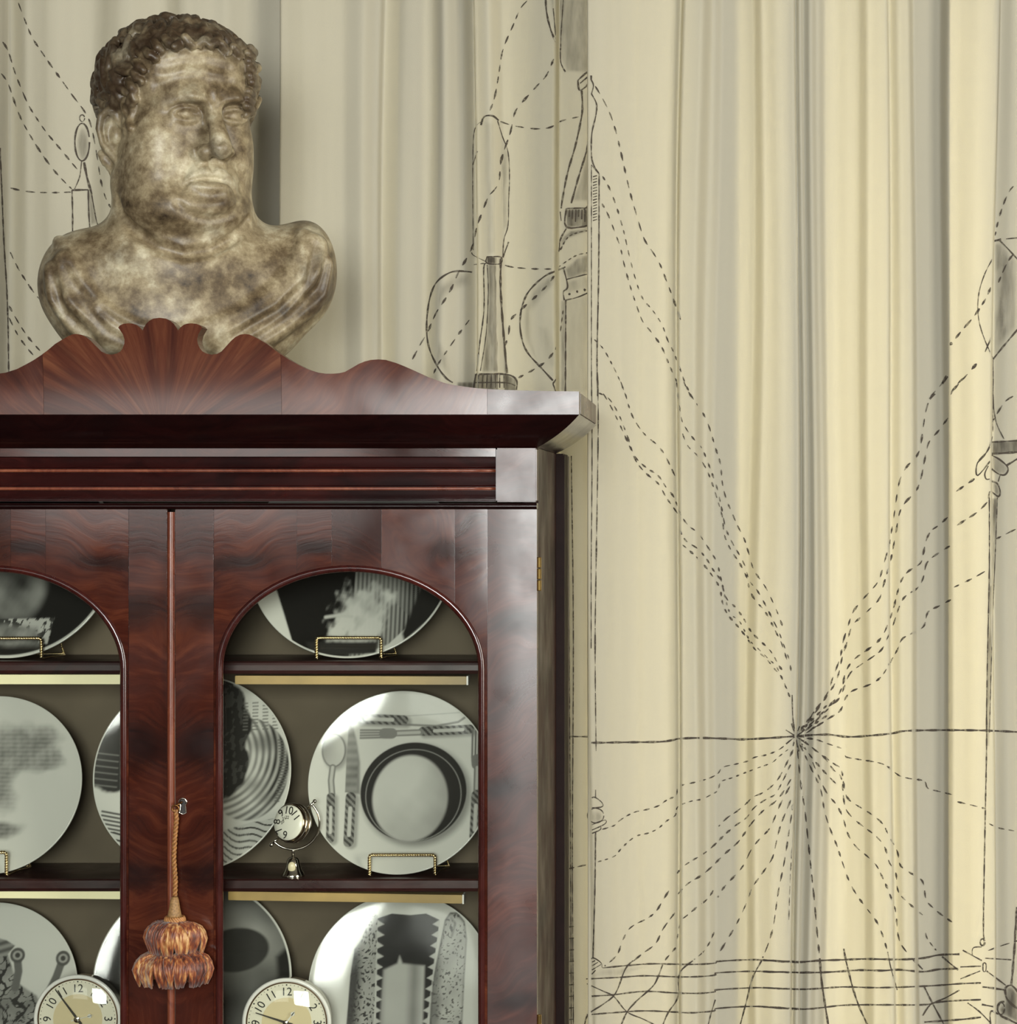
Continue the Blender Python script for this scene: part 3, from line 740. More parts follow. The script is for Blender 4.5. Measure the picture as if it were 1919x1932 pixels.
for tier, (pt_, pb_, rad, wid, n) in enumerate(((1741, 1801, 57, 18, 11), (1797, 1858, 74, 22, 12))):
    for j in range(n):
        a0 = 2 * math.pi * (j + 0.5 * tier) / n + rt.uniform(-.12, .12)
        tpart('tuft', tuft(a0, rad * k * rt.uniform(.90, 1.06), zt(pt_ + rt.uniform(-2, 4)), zt(pb_ + rt.uniform(-7, 2)), wid * k, 0.006), M['silk'])
m = MB()
for j in range(14):
    a0 = 2 * math.pi * j / 14; m.sphere((TX + 22 * k * math.cos(a0), TY + 14 * k * math.sin(a0), zt(1799 + rt.uniform(-2, 2))), 0.0026, 5)
tpart('bead_ring', m, simple('dark_bead', (70, 44, 28), 0.4))
# ------------------------------------------------------------------ plates
def sst(e0, e1, x):
    t = np.clip((x - e0) / (e1 - e0), 0, 1); return t * t * (3 - 2 * t)
class Ink:
    """tone field over a plate: 1 = bare porcelain, 0 = solid black"""
    def __init__(s, u, v, aa):
        s.u, s.v, s.aa = u, v, aa; s.t = np.ones_like(u)
        s.n1 = s.fbm(3.0, 1); s.n2 = s.fbm(9.0, 2); s.n3 = s.fbm(26.0, 3)
    def fbm(s, f, seed):
        r = np.random.default_rng(seed); out = np.zeros_like(s.u); a = 1.0; tot = 0
        for o in range(4):
            for _ in range(5):
                k = r.normal(size=2) * f; out += a * np.sin(k[0] * s.u + k[1] * s.v + r.uniform(0, 6.28)) / 5 ** .5
            tot += a; f *= 1.9; a *= 0.55
        return out / tot
    def put(s, mask, tone): s.t = s.t * (1 - mask) + tone * mask
    def ell(s, cx, cy, rx, ry, rot=0, soft=None):
        c, q = math.cos(rot), math.sin(rot); x, y = s.u - cx, s.v - cy
        a, b = x * c + y * q, -x * q + y * c
        d = (np.sqrt((a / rx) ** 2 + (b / ry) ** 2) - 1) * min(rx, ry)
        w = soft or s.aa; return 1 - sst(-w, w, d)
    def line(s, pts, w, soft=None, taper=None):
        best = np.full_like(s.u, 9.0)
        for i, ((x0, y0), (x1, y1)) in enumerate(zip(pts[:-1], pts[1:])):
            dx, dy = x1 - x0, y1 - y0; L2 = dx * dx + dy * dy + 1e-12
            t = np.clip(((s.u - x0) * dx + (s.v - y0) * dy) / L2, 0, 1)
            best = np.minimum(best, np.hypot(s.u - x0 - t * dx, s.v - y0 - t * dy))
        q = soft or s.aa; return 1 - sst(w - q, w + q, best)
    def poly(s, pts, soft=None):
        inside = np.zeros(s.u.shape, bool); n = len(pts); best = np.full_like(s.u, 9.0)
        for i in range(n):
            (x0, y0), (x1, y1) = pts[i], pts[(i + 1) % n]
            c = ((y0 > s.v) != (y1 > s.v)) & (s.u < (x1 - x0) * (s.v - y0) / ((y1 - y0) or 1e-9) + x0); inside ^= c
            dx, dy = x1 - x0, y1 - y0; L2 = dx * dx + dy * dy + 1e-12
            t = np.clip(((s.u - x0) * dx + (s.v - y0) * dy) / L2, 0, 1)
            best = np.minimum(best, np.hypot(s.u - x0 - t * dx, s.v - y0 - t * dy))
        d = np.where(inside, -best, best); q = soft or s.aa; return 1 - sst(-q, q, d)

def plate(cx, cy, R, shelf, yb, art, label, tilt=15.0, n=150):
    """porcelain plate leaning on a shelf: photo centre and radius in px, yb = depth of the foot"""
    th = math.radians(tilt); yc = yb
    for _ in range(5):
        r = R * (D + yc) / F; yc = yb + r * math.sin(th)
    zc = shelf + 0.0012 + r * math.cos(th)
    x0 = PX(cx, yc)
    g = np.linspace(-1, 1, n); A, B = np.meshgrid(g, g, indexing='ij')
    with np.errstate(divide='ignore', invalid='ignore'):      # concentric square -> disc map
        big = np.abs(A) > np.abs(B)
        rad = np.where(big, A, B)
        ph = np.where(big, (math.pi / 4) * np.where(A != 0, B / A, 0), math.pi / 2 - (math.pi / 4) * np.where(B != 0, A / B, 0))
    u, v = rad * np.cos(ph), rad * np.sin(ph)
    rr = np.hypot(u, v)
    h = 0.0068 * (rr ** 4)
    ik = Ink(u.ravel(), v.ravel(), 1.7 / n)
    art(ik, lambda px: (px - cx) / R, lambda py: (cy - py) / R)
    tone = np.clip(ik.t, 0, 1)
    lip = rr.ravel() > 0.985; tone = np.where(lip, np.maximum(tone, 0.95), tone)
    vs = np.stack([u.ravel() * r, -h.ravel(), v.ravel() * r], 1)
    idx = np.arange(n * n).reshape(n, n)
    fs = np.stack([idx[:-1, :-1], idx[1:, :-1], idx[1:, 1:], idx[:-1, 1:]], -1).reshape(-1, 4)
    # back shell
    ring = list(idx[:, 0]) + list(idx[-1, 1:]) + list(idx[-2::-1, -1]) + list(idx[0, -2:0:-1])
    m = len(ring); vl = vs.tolist(); fl = fs.tolist(); prev = ring
    for q, (sc, dy) in enumerate(((1.004, 0.0022), (0.985, 0.0046), (0.80, 0.0065), (0.60, 0.0052), (0.585, 0.0095), (0.55, 0.0095), (0.54, 0.0050), (0.02, 0.0048))):
        base = len(vl)
        for i in ring:
            p = vs[i]; rr_ = sc; hh = 0.0068 * (rr_ ** 4)
            vl.append([p[0] * sc, -hh + dy, p[2] * sc])
        cur = list(range(base, base + m))
        for i in range(m): fl.append([prev[i], prev[(i + 1) % m], cur[(i + 1) % m], cur[i]])
        prev = cur
    fl.append(prev[::-1])
    me = bpy.data.meshes.new('plate'); me.from_pydata(vl, [], fl)
    at = me.attributes.new('print', 'FLOAT', 'POINT')
    at.data.foreach_set('value', np.concatenate([tone, np.ones(len(vl) - n * n)]).astype(np.float32))
    bm = bmesh.new(); bm.from_mesh(me); bmesh.ops.recalc_face_normals(bm, faces=bm.faces); bm.to_mesh(me); bm.free()
    o = link('plate', me, M['porcelain'], smooth=True)
    o.location = (x0, yc, zc); o.rotation_euler = (-th, 0, 0)
    return tag(o, label, 'plate', 'printed porcelain plates in the cabinet')

def easel(cx, halfw, shelf, yb, top_py, label):
    """twisted gilt wire plate stand: front rail loop, runners, back prop"""
    y0 = yb - 0.012
    e = empty('plate_stand', (PX(cx, y0), y0, shelf), label, 'plate stand', 'gilt wire plate stands')
    hw = halfw * (D + y0) / F; zt_ = PZ(top_py, y0) - shelf; r = 0.0035
    pts = [(-hw, 0, 0.003)] + [(-hw, 0, zt_ - r)] + [(-hw + r * (1 - math.cos(a)), 0, zt_ - r + r * math.sin(a)) for a in np.linspace(0.3, math.pi / 2, 4)]
    pts += [(hw - r * (1 - math.cos(a)), 0, zt_ - r + r * math.sin(a)) for a in np.linspace(math.pi / 2, 0.3, 4)] + [(hw, 0, zt_ - r), (hw, 0, 0.003)]
    twisted(pts, 0.0015, 0.0012, 0.0068, 6).obj('front_loop', M['gold'], e, smooth=True)
    for s in (-1, 1):
        twisted([(s * hw, 0.002, 0.0022), (s * hw, 0.045, 0.0022), (s * hw * 1.25, 0.072, 0.0022), (s * hw * 0.9, 0.072, 0.05)], 0.0010, 0.0008, 0.0052, 5).obj('runner', M['gold'], e, smooth=True)
    twisted([(-hw * 1.2, 0.070, 0.0045), (hw * 1.2, 0.070, 0.0045)], 0.0010, 0.0008, 0.0052, 5).obj('cross_bar', M['gold'], e, smooth=True)
    return e

# --- printed motifs (plain black and grey ornament, one function for each plate)
def art_cutlery(k, U, V):
    # dark ring plate with a pale shaded oval, ringed by cutlery
    k.put(k.ell(U(787), V(1502), .60, .56, soft=.05) * .75, .25)
    k.put(k.ell(U(781), V(1496), .578, .542), .03)
    k.put(k.line([(U(781) + .52 * math.cos(a), V(1502) + .50 * math.sin(a)) for a in np.linspace(0, 6.283, 60)], .004) * .6, .8)
    m = k.ell(U(775), V(1508), .41, .47, soft=.02)
    sh = .92 - .40 * sst(.0, .55, k.u - U(779) + .10 * k.n1) - .18 * sst(.0, .5, V(1503) - k.v) + .05 * k.n2 + .10 * k.ell(U(755), V(1470), .22, .25, soft=.2)
    k.put(m, np.clip(sh, 0, 1))
    def handle(x0, y0, x1, y1, w):
        k.put(k.line([(x0 + .03, y0 - .02), (x1 + .03, y1 - .02)], w * 1.15, soft=.025) * .6, .25)
        k.put(k.line([(x0, y0), (x1, y1)], w), .22 + .12 * np.sign(np.sin(90 * (k.u + k.v))) + .05 * k.n3)
        t0, t1 = .25, .85
        k.put(k.line([(x0 + (x1-x0)*t0, y0 + (y1-y0)*t0), (x0 + (x1-x0)*t1, y0 + (y1-y0)*t1)], w * .38), .82)
    # spoon
    k.put(k.ell(U(632), V(1423), .135, .19, soft=.03) * .7, .3)
    k.put(k.ell(U(628), V(1418), .13, .185), .25); k.put(k.ell(U(628), V(1418), .115, .17), np.clip(.62 + .25 * np.sin(9 * (k.u - U(628)) + 2 * k.n1), .25, .92))
    k.put(k.line([(U(627), V(1450)), (U(625), V(1475)), (U(628), V(1500))], .035), .30); k.put(k.line([(U(627), V(1450)), (U(625), V(1475)), (U(628), V(1500))], .017), .75)
    handle(U(626), V(1506), U(629), V(1585), .045)
    # upright knife
    k.put(k.poly([(U(662), V(1372)), (U(670), V(1400)), (U(678), V(1440)), (U(680), V(1500)), (U(657), V(1500))], soft=.02) * .8, .2)
    k.put(k.poly([(U(654), V(1370)), (U(659), V(1369)), (U(668), V(1395)), (U(674), V(1435)), (U(674), V(1497)), (U(652), V(1497)), (U(652), V(1440))]), .42 + .10 * k.n2 + .06 * np.sin(70 * k.v))
    handle(U(663), V(1506), U(663), V(1590), .055)
    # lying knife and fork
    handle(U(757), V(1360), U(674), V(1357), .055)
    k.put(k.line([(U(757), V(1368)), (U(820), V(1371)), (U(862), V(1364)), (U(890), V(1346))], .012) * .85, .3); k.put(k.line([(U(760), V(1352)), (U(888), V(1345))], .005) * .6, .4)
    handle(U(795), V(1381), U(884), V(1378), .05)
    k.put(k.line([(U(735), V(1385)), (U(790), V(1383))], .035), .35); k.put(k.line([(U(742), V(1385)), (U(788), V(1383))], .017), .75)
    for d in (-7, -2, 3, 8): k.put(k.line([(U(677), V(1386 + d)), (U(735), V(1385 + d * .9))], .010), .28)
    k.put(k.line([(U(722), V(1385)), (U(736), V(1385))], .058), .35)
    # upright fork at the right edge
    for d in (-9, -3, 3, 9): k.put(k.line([(U(899 + d), V(1382)), (U(899 + d), V(1432))], .011), .25)
    k.put(k.line([(U(899), V(1436)), (U(900), V(1444))], .062), .3); k.put(k.line([(U(900), V(1445)), (U(900), V(1495))], .035), .3); k.put(k.line([(U(900), V(1450)), (U(900), V(1490))], .015), .75)
    handle(U(900), V(1503), U(899), V(1580), .055)
def art_disc_and_waves(k, U, V):
    # black cloud shapes, a line-engraved disc, wavy lines below
    m = k.ell(U(468), V(1460), .42, .52, soft=.01)
    rr = np.hypot((k.u - U(400)), (k.v - V(1430)))
    k.put(m, np.clip(.55 + .30 * np.sin(95 * rr) + .25 * k.n1 - .35 * sst(.1, .55, k.u - U(455)) + .2 * k.ell(U(468), V(1470), .12, .2, soft=.2), .05, .9))
    k.put(k.ell(U(495), V(1410), .12, .09, soft=.07) * .6, .15); k.put(k.ell(U(480), V(1490), .10, .07, soft=.08) * .6, .2); k.put(k.ell(U(505), V(1515), .10, .05, soft=.06) * .5, .2)
    edge = .035 * k.n2 + .05 * k.n1
    d = np.minimum(np.hypot((k.u - U(412)) / 1.0, (k.v - V(1375)) / 1.55), np.hypot((k.u - U(420)) / .8, (k.v - V(1450)) / 1.25)) - .30 - edge
    k.put(1 - sst(-.02, .02, d), .05 + .05 * (k.n3 > .2))
    d = np.hypot((k.u - U(215)) / 1.0, (k.v - V(1430)) / 1.35) - .33 - edge
    k.put(1 - sst(-.02, .02, d), .05)
    w = k.poly([(-1.1, -.62), (-.3, -.55), (.2, -.62), (.6, -.50), (1.1, -.42), (1.1, -1.1), (-1.1, -1.1)])
    k.put(w, np.where(np.abs(np.sin(48 * (k.v + .06 * np.sin(7 * k.u + 3) + .03 * np.sin(17 * k.u)))) < .42, .12, .86))
    for y in np.linspace(1335, 1385, 9):
        k.put(k.line([(U(455), V(y)), (U(500 + (y - 1330) * .4), V(y - 2))], .006) * (np.sin(60 * k.u + y) > -.3), .25)
    for y in np.linspace(1405, 1520, 22):
        k.put(k.line([(U(530 - abs(y - 1460) * .12), V(y)), (U(545 - abs(y - 1460) * .25), V(y + 1))], .007), .2)
    for y in np.linspace(1430, 1490, 6): k.put(k.line([(U(182), V(y)), (U(222), V(y + 4))], .007), .25)
    for y in np.linspace(1540, 1570, 5): k.put(k.line([(U(200), V(y)), (U(235), V(y + 6))], .01), .15)
def art_grey_clouds(k, U, V):
    # big soft grey halftone clouds on white
    ht = .06 * np.sin(130 * k.v)
    for x, y, rx, ry, t, al in ((20, 1385, .36, .22, .30, .75), (78, 1370, .22, .12, .30, .6), (60, 1412, .30, .14, .42, .7), (95, 1420, .16, .10, .35, .5), (-20, 1455, .24, .34, .30, .8), (5, 1500, .16, .14, .35, .6), (-5, 1552, .28, .09, .22, .85), (-40, 1575, .2, .06, .4, .5)):
        d = np.hypot((k.u - U(x)) / rx, (k.v - V(y)) / ry) - 1 - .55 * k.n1 - .25 * k.n2
        k.put((1 - sst(-.5, .35, d)) * al, np.clip(t + ht + .1 * k.n3, 0, 1))
def art_smoke(k, U, V):
    # black panel, white smoke, ruled grey panel
    k.put(k.poly([(U(520), V(1090)), (U(673), V(1060)), (U(668), V(1260)), (U(580), V(1260)), (U(545), V(1160))]), .02)
    k.put(k.poly([(U(673), V(1060)), (U(820), V(1070)), (U(790), V(1160)), (U(740), V(1210)), (U(668), V(1240))]), np.clip(.40 + .20 * np.sin(150 * k.u) - .3 * sst(U(740), U(800), k.u), .04, .8))
    k.put(k.poly([(U(800), V(1090)), (U(860), V(1090)), (U(840), V(1140)), (U(770), V(1205)), (U(765), V(1190))], soft=.02), .03)
    d = np.hypot((k.u - U(690)) / .9, (k.v - V(1150)) / 1.3) - .22 - .16 * k.n1 - .14 * k.n2 - .05 * k.n3
    k.put((1 - sst(-.08, .10, d)) * .95, np.clip(.85 + .35 * k.n2 + .1 * k.n3, .1, 1))
    k.put(k.line([(U(620), V(1157)), (U(645), V(1153)), (U(668), V(1156))], .016, soft=.012), .85)
    k.put(k.poly([(U(585), V(1205)), (U(720), V(1205)), (U(718), V(1228)), (U(600), V(1232))], soft=.02), .04)
def art_night(k, U, V):
    # black ground with a grey oval and a speckled panel
    k.put(k.ell(0, 0, .975, .975), .025)
    k.put(k.ell(U(36), V(1095), .28, .36, soft=.06) * .9, np.clip(.24 + .22 * k.n1 + .12 * k.n2 + .25 * sst(.05, .25, np.abs(k.u - U(36))), .06, .8))
    k.put(k.poly([(U(-40), V(1162)), (U(112), V(1160)), (U(104), V(1210)), (U(-40), V(1212))]), np.clip(.55 + .6 * np.sign(k.n3), .08, .8))
    k.put(k.poly([(U(-30), V(1180)), (U(20), V(1172)), (U(80), V(1178)), (U(92), V(1215)), (U(-30), V(1215))], soft=.04), np.clip(.18 + .3 * k.n2, .05, .6))
def art_stalks(k, U, V):
    # crackled grey mound with two budded stalks
    cr = np.abs(np.sin(16 * k.u + 5 * k.n1) * np.sin(18 * k.v + 5 * k.n2))
    k.put(k.poly([(U(-60), V(1800)), (U(10), V(1800)), (U(30), V(1850)), (U(70), V(1875)), (U(120), V(1960)), (U(-60), V(1980))], soft=.02), np.where(cr < .18, .06, .40 + .15 * k.n2))
    for pts, c in (([(U(28), V(1860)), (U(32), V(1830)), (U(28), V(1805))], (28, 1800)), ([(U(92), V(1870)), (U(105), V(1840)), (U(113), V(1815))], (116, 1806))):
        k.put(k.line(pts, .045), .22); k.put(k.ell(U(c[0]), V(c[1]), .085, .085), .15); k.put(k.ell(U(c[0]), V(c[1]), .055, .05), .6); k.put(k.ell(U(c[0]), V(c[1]), .03, .03), .1)
    k.put(k.poly([(U(-40), V(1760)), (U(5), V(1772)), (U(22), V(1782)), (U(8), V(1800)), (U(-40), V(1810))]), .30 + .15 * np.sin(70 * (k.v - .3 * k.u)))
def art_dark_moon(k, U, V):
    # dark grey plate with a black rounded shape
    k.put(k.ell(0, 0, .985, .985), np.clip(.20 + .08 * k.n1 + .35 * k.ell(U(470), V(1780), .30, .12, rot=-.6, soft=.2) + .25 * sst(-.2, -.8, k.v), .05, .7))
    k.put(k.ell(U(447), V(1795), .27, .12, rot=-.25, soft=.06) * .8, .42)
    k.put(k.ell(U(442), V(1817), .34, .22, rot=.1, soft=.015), .07)
    k.put(k.poly([(U(520), V(1830)), (U(552), V(1800)), (U(552), V(1870)), (U(525), V(1870))], soft=.04), .04)
    k.put(k.ell(U(205), V(1850), .28, .42, soft=.03), .03)
def art_columns(k, U, V):
    # two speckled columns edged with saw-teeth, black dome between
    sp = np.sin(60 * k.u + 4 * k.n3) * np.sin(64 * k.v + 5 * k.n2)
    L_ = [(U(708), V(1737)), (U(702), V(1732)), (U(688), V(1750)), (U(680), V(1780)), (U(666), V(1800)), (U(660), V(1850)), (U(656), V(1960)), (U(708), V(1960))]
    k.put(k.poly(L_, soft=.008), np.where(sp > .45, .06, np.clip(.62 - .62 * sst(U(690), U(662), k.u) + .08 * k.n2, .08, .8)))
    R_ = [(U(826), V(1800)), (U(836), V(1745)), (U(846), V(1731)), (U(860), V(1731)), (U(874), V(1748)), (U(879), V(1780)), (U(876), V(1850)), (U(874), V(1960)), (U(812), V(1960)), (U(814), V(1870))]
    k.put(k.poly(R_, soft=.012), .15); k.put(k.poly([(U(857) + (0.93) * (x - U(857)), V(1850) + .97 * (y - V(1850))) for x, y in R_], soft=.02), np.where(sp > .62, .15, np.clip(.70 + .15 * k.n2 - .35 * sst(U(838), U(822), k.u), .1, .9)))
    k.put(k.line([(U(848), V(1742)), (U(856), V(1752)), (U(850), V(1775))], .012, soft=.015) * .7, .2)
    k.put(k.poly([(U(708), V(1742)), (U(735), V(1733)), (U(770), V(1736)), (U(800), V(1733)), (U(826), V(1745)), (U(818), V(1820)), (U(806), V(1960)), (U(712), V(1960))], soft=.006), .03)
    k.put(k.poly([(U(722), V(1838)), (U(748), V(1826)), (U(752), V(1812)), (U(758), V(1826)), (U(800), V(1830)), (U(800), V(1960)), (U(718), V(1960))], soft=.02), np.clip(.74 + .08 * k.n1 - .35 * sst(.0, .12, k.u - U(762)) * sst(.22, .1, k.u - U(762)) - .3 * sst(U(732), U(716), k.u), .1, .9))
    for i in range(11):
        y = 1745 + 20 * i
        k.put(k.poly([(U(708), V(y)), (U(721 + (i % 2)), V(y + 8)), (U(708), V(y + 14))]), .85)
        xr = 826 - (y - 1745) * .085
        k.put(k.poly([(U(xr), V(y)), (U(xr - 13), V(y + 8)), (U(xr), V(y + 14))]), .85)

S1, S2, S3 = SHELF
plate(664, 1043, 193, S1, 0.110, art_smoke, 'plate with white smoke print over black and ruled grey panels, top shelf behind right door', n=190)
plate(26, 1043, 194, S1, 0.110, art_night, 'black printed plate with grey ovals on the top shelf behind the left door', n=190)
plate(-12, 1467, 168, S2, 0.105, art_grey_clouds, 'white plate with large soft grey halftone shapes, middle shelf behind left door', n=190)
plate(364, 1468, 186, S2, 0.120, art_disc_and_waves, 'plate with ruled disc, black clouds and wavy lines, half hidden behind the door meeting stile', n=220)
plate(756, 1478, 173, S2, 0.105, art_cutlery, 'white plate printed with cutlery around a dark disc, middle shelf right', n=250)
plate(-18, 1868, 166, S3, 0.136, art_stalks, 'white plate with crackled grey mound and stalks behind the left round clock', n=170)
plate(364, 1874, 187, S3, 0.134, art_dark_moon, 'dark grey plate with black rounded shape behind the right round clock', n=170)
plate(757, 1870, 174, S3, 0.138, art_columns, 'white plate with speckled columns and saw-tooth edges on the lowest visible shelf', n=230)
easel(658, 61, S1, 0.108, 1203, 'gilt twisted wire stand under the smoke printed plate')
easel(17, 61, S1, 0.108, 1204, 'gilt twisted wire stand under the black printed plate')
easel(759, 62, S2, 0.103, 1613, 'gilt twisted wire stand under the cutlery printed plate')
easel(-50, 62, S2, 0.103, 1608, 'gilt twisted wire stand under the grey halftone plate')

# ------------------------------------------------------------------ clocks
def text_mesh(s, size, name='numeral'):
    cu = bpy.data.curves.new(name, 'FONT'); cu.body = s; cu.size = size; cu.align_x = 'CENTER'; cu.align_y = 'CENTER'; cu.extrude = 0.0001
    ob = bpy.data.objects.new('tmp', cu); COL.objects.link(ob)
    dg = bpy.context.evaluated_depsgraph_get(); me = bpy.data.meshes.new_from_object(ob.evaluated_get(dg))
    bpy.data.objects.remove(ob); return me
def facing(me, M4):
    me.transform(M4); me.update(); return me
RX90 = Matrix.Rotation(math.pi / 2, 4, 'X')      # text xy plane -> xz plane facing -y
def round_clock(cx, cy, R, y, label, hands):
    k = (D + y) / F; r = R * k; zc = PZ(cy, y)
    e = empty('alarm_clock', (PX(cx, y), y, S3), label, 'clock', 'round clocks on the lowest shelf'); h = zc - S3
    C = Matrix.Translation((0, 0, h)) @ RX90        # lathe axis -> -y
    def lt(name, prof, mat, n=64, sm=True):
        o = MB().lathe(prof, n, C).obj(name, mat, e); return auto_smooth(o, 0.7) if sm else o
    lt('case', [(r * .80, -.030), (r * .93, -.028), (r * .96, -.01), (r * .96, -.001)], M['chrome'])
    b = MB(); b.tube([(r * .955 * math.cos(a), 0, h + r * .955 * math.sin(a)) for a in np.linspace(0, 2*math.pi, 73)[:-1]], r * .05, 10, closed=True); b.obj('bezel', M['white_enamel'], e, smooth=True)
    b = MB(); b.tube([(r * .90 * math.cos(a), -.001, h + r * .90 * math.sin(a)) for a in np.linspace(0, 2*math.pi, 73)[:-1]], r * .018, 8, closed=True); b.obj('inner_ring', simple('bronze_ring', (96, 74, 52), .35, metal=.6), e, smooth=True)
    dl = lt('dial', [(r * .90, -.0005), (r * .90, .0005)], M['dial'], sm=False)
    o = MB().lathe([(r * .56, .0006), (r * .56, .0009)], 48, C).obj('dial_centre', M['dial_in'], dl)
    for n_ in range(1, 13):
        a = math.radians(90 - 30 * n_)
        me = text_mesh(str(n_), r * .26)
        rot = Matrix.Rotation(-math.radians(30 * n_), 4, 'Z') if n_ not in (12,) else Matrix.Identity(4)
        me.transform(Matrix.Translation((0, -0.0010, h)) @ RX90 @ Matrix.Translation((r * .685 * math.cos(a), r * .685 * math.sin(a), 0)) @ rot)
        link('numeral', me, M['ink_black'], dl)
    dots = MB()
    for i in range(60):
        a = 2 * math.pi * i / 60; q = r * (.019 if i % 5 == 0 else .010); x, z = r * .845 * math.cos(a), h + r * .845 * math.sin(a)
        dots.add([(x + q * math.cos(t), -.0009, z + q * math.sin(t)) for t in np.linspace(0, 2*math.pi, 7)[:-1]], [(0, 1, 2, 3, 4, 5)])
    dots.obj('minute_track', M['ink_black'], dl)
    for j, (dx, dy, w, mat) in enumerate(hands):
        L_ = math.hypot(dx, dy); ux, uz = dx / L_, -dy / L_; yy = -.003 - .0012 * j
        m = MB(); A = (-ux * 12 * k, -uz * 12 * k); B_ = (dx * k, -dy * k); nx, nz = -uz * w * k, ux * w * k
        m.prism([(A[0] + nx, h + A[1] + nz), (B_[0] + nx * .3, h + B_[1] + nz * .3), (B_[0] - nx * .3, h + B_[1] - nz * .3), (A[0] - nx, h + A[1] - nz)], yy, yy + .0006)
        if mat == 'white_enamel': m.prism([(B_[0] * .78 + 4 * k * math.cos(t), h + B_[1] * .78 + 4 * k * math.sin(t)) for t in np.linspace(0, 2*math.pi, 9)[:-1]], yy, yy + .0006)
        m.obj('hand', M[mat], e)
    lt('hub', [(r * .07, .001), (r * .07, .006), (r * .03, .007)], M['chrome'], 20)
    # glass dome
    MB().lathe([(r * .90, .0085), (r * .70, .0125), (r * .40, .0150), (r * .2, .0157), (r * .01, .0160)], 40, C, caps=False).obj('crystal', M['glass'], e, smooth=True)
    # two splayed feet
    for s in (-1, 1):
        m = MB(); m.tube([(s * r * .55, .014, h - r * .74), (s * r * .75, .012, .006), (s * r * .78, .012, .0040)], [.006, .0045, .0035], 12); m.obj('foot', M['chrome'], e, smooth=True)
    return e
M['hand_dark'] = simple('dark_hand', (58, 52, 46), .4)
round_clock(147, 1922, 83, 0.098, 'round clock with ivory dial on the lowest shelf behind the left door', [(-42, -56, 2.6, 'hand_dark'), (30, -8, 1.0, 'white_enamel')])
round_clock(541, 1929, 84, 0.098, 'round clock with ivory dial on the lowest shelf behind the right door', [(-58, -19, 2.6, 'hand_dark'), (16, -22, 2.0, 'white_enamel')])

# small ball clock swinging in a ring on a bell foot
yc = 0.098; k = (D + yc) / F
bc = empty('ball_clock', (PX(553, yc), yc, S2), 'small nickel ball clock in a swivel ring on a bell foot', 'clock')
def bz(py): return PZ(py, yc) - S2
def bxx(px): return PX(px, yc) - PX(553, yc)
m = MB(); ft = [(21.5, 1654), (22, 1651), (20, 1647), (16, 1640), (13, 1630), (11, 1622), (8, 1618.5), (2.6, 1617)]
z0 = bz(1654); m.lathe([(r_ * k, bz(py) - z0) for r_, py in ft], 32); auto_smooth(m.obj('bell_foot', M['chrome'], bc), .7)
m = MB().sphere((0, -0.010, bz(1634) - z0), (7.5 * k, 4 * k, 10 * k), 10); m.obj('medallion', simple('ivory_bead', (226, 214, 178), .3), bc, smooth=True)
m = MB().lathe([(2.6 * k, bz(1618) - z0), (2.3 * k, bz(1606) - z0), (3.6 * k, bz(1603) - z0)], 16); m.obj('stem', M['chrome'], bc, smooth=True)
cz = bz(1553) - z0; cx_ = 0.0; RR = 50 * k
ang0, ang1 = math.radians(45), math.radians(-137)
m = MB().tube([(cx_ + RR * math.cos(a), 0, cz + RR * math.sin(a)) for a in np.linspace(ang0, ang1, 40)], 2.2 * k, 8); m.obj('ring', M['chrome'], bc, smooth=True)
ax_ = Vector((math.cos(ang0), 0, math.sin(ang0)))
for t in (1, -1):
    m = MB().tube([Vector((0, 0, cz)) + ax_ * t * RR * .80, Vector((0, 0, cz)) + ax_ * t * RR * 1.14], 2.6 * k, 10).sphere(Vector((0, 0, cz)) + ax_ * t * RR * 1.16, 4 * k, 8); m.obj('pivot_pin', M['chrome'], bc, smooth=True)
fdir = Vector((-0.42, -0.86, 0.18)).normalized()       # the way the dial looks
upv = (Vector((-0.1, 0, 1)) - fdir * fdir.dot(Vector((-0.1, 0, 1)))).normalized(); rgt = upv.cross(fdir)
B4 = Matrix((rgt, upv, fdir)).transposed().to_4x4(); B4.translation = Vector((0.0005, -0.002, cz))
rb = 36 * k
m = MB().lathe([(rb * .30, -rb * .90), (rb * .62, -rb * .78), (rb * .88, -rb * .42), (rb * .99, 0), (rb, rb * .18), (rb * .97, rb * .34), (rb * .93, rb * .40)], 40, B4)
ball = auto_smooth(m.obj('ball_case', simple('warm_nickel', (170, 150, 124), .18, metal=1.0, noise=.05), bc), .8)
m = MB()
for q in (-.1, .22): m.tube([B4 @ Vector((rb * 1.0 * math.cos(a), rb * 1.0 * math.sin(a), rb * q)) for a in np.linspace(0, 2*math.pi, 41)[:-1]], rb * .045, 8, closed=True)
m.obj('case_band', M['chrome'], ball, smooth=True)
dl = MB().lathe([(rb * .92, rb * .40), (rb * .90, rb * .44), (rb * .62, rb * .52), (rb * .3, rb * .56), (rb * .01, rb * .57)], 40, B4).obj('dial', simple('white_dial', (240, 238, 222), .25), bc, smooth=True)
def dialz(r_): return rb * (.575 - .13 * (r_ / .9) ** 2) + .0004
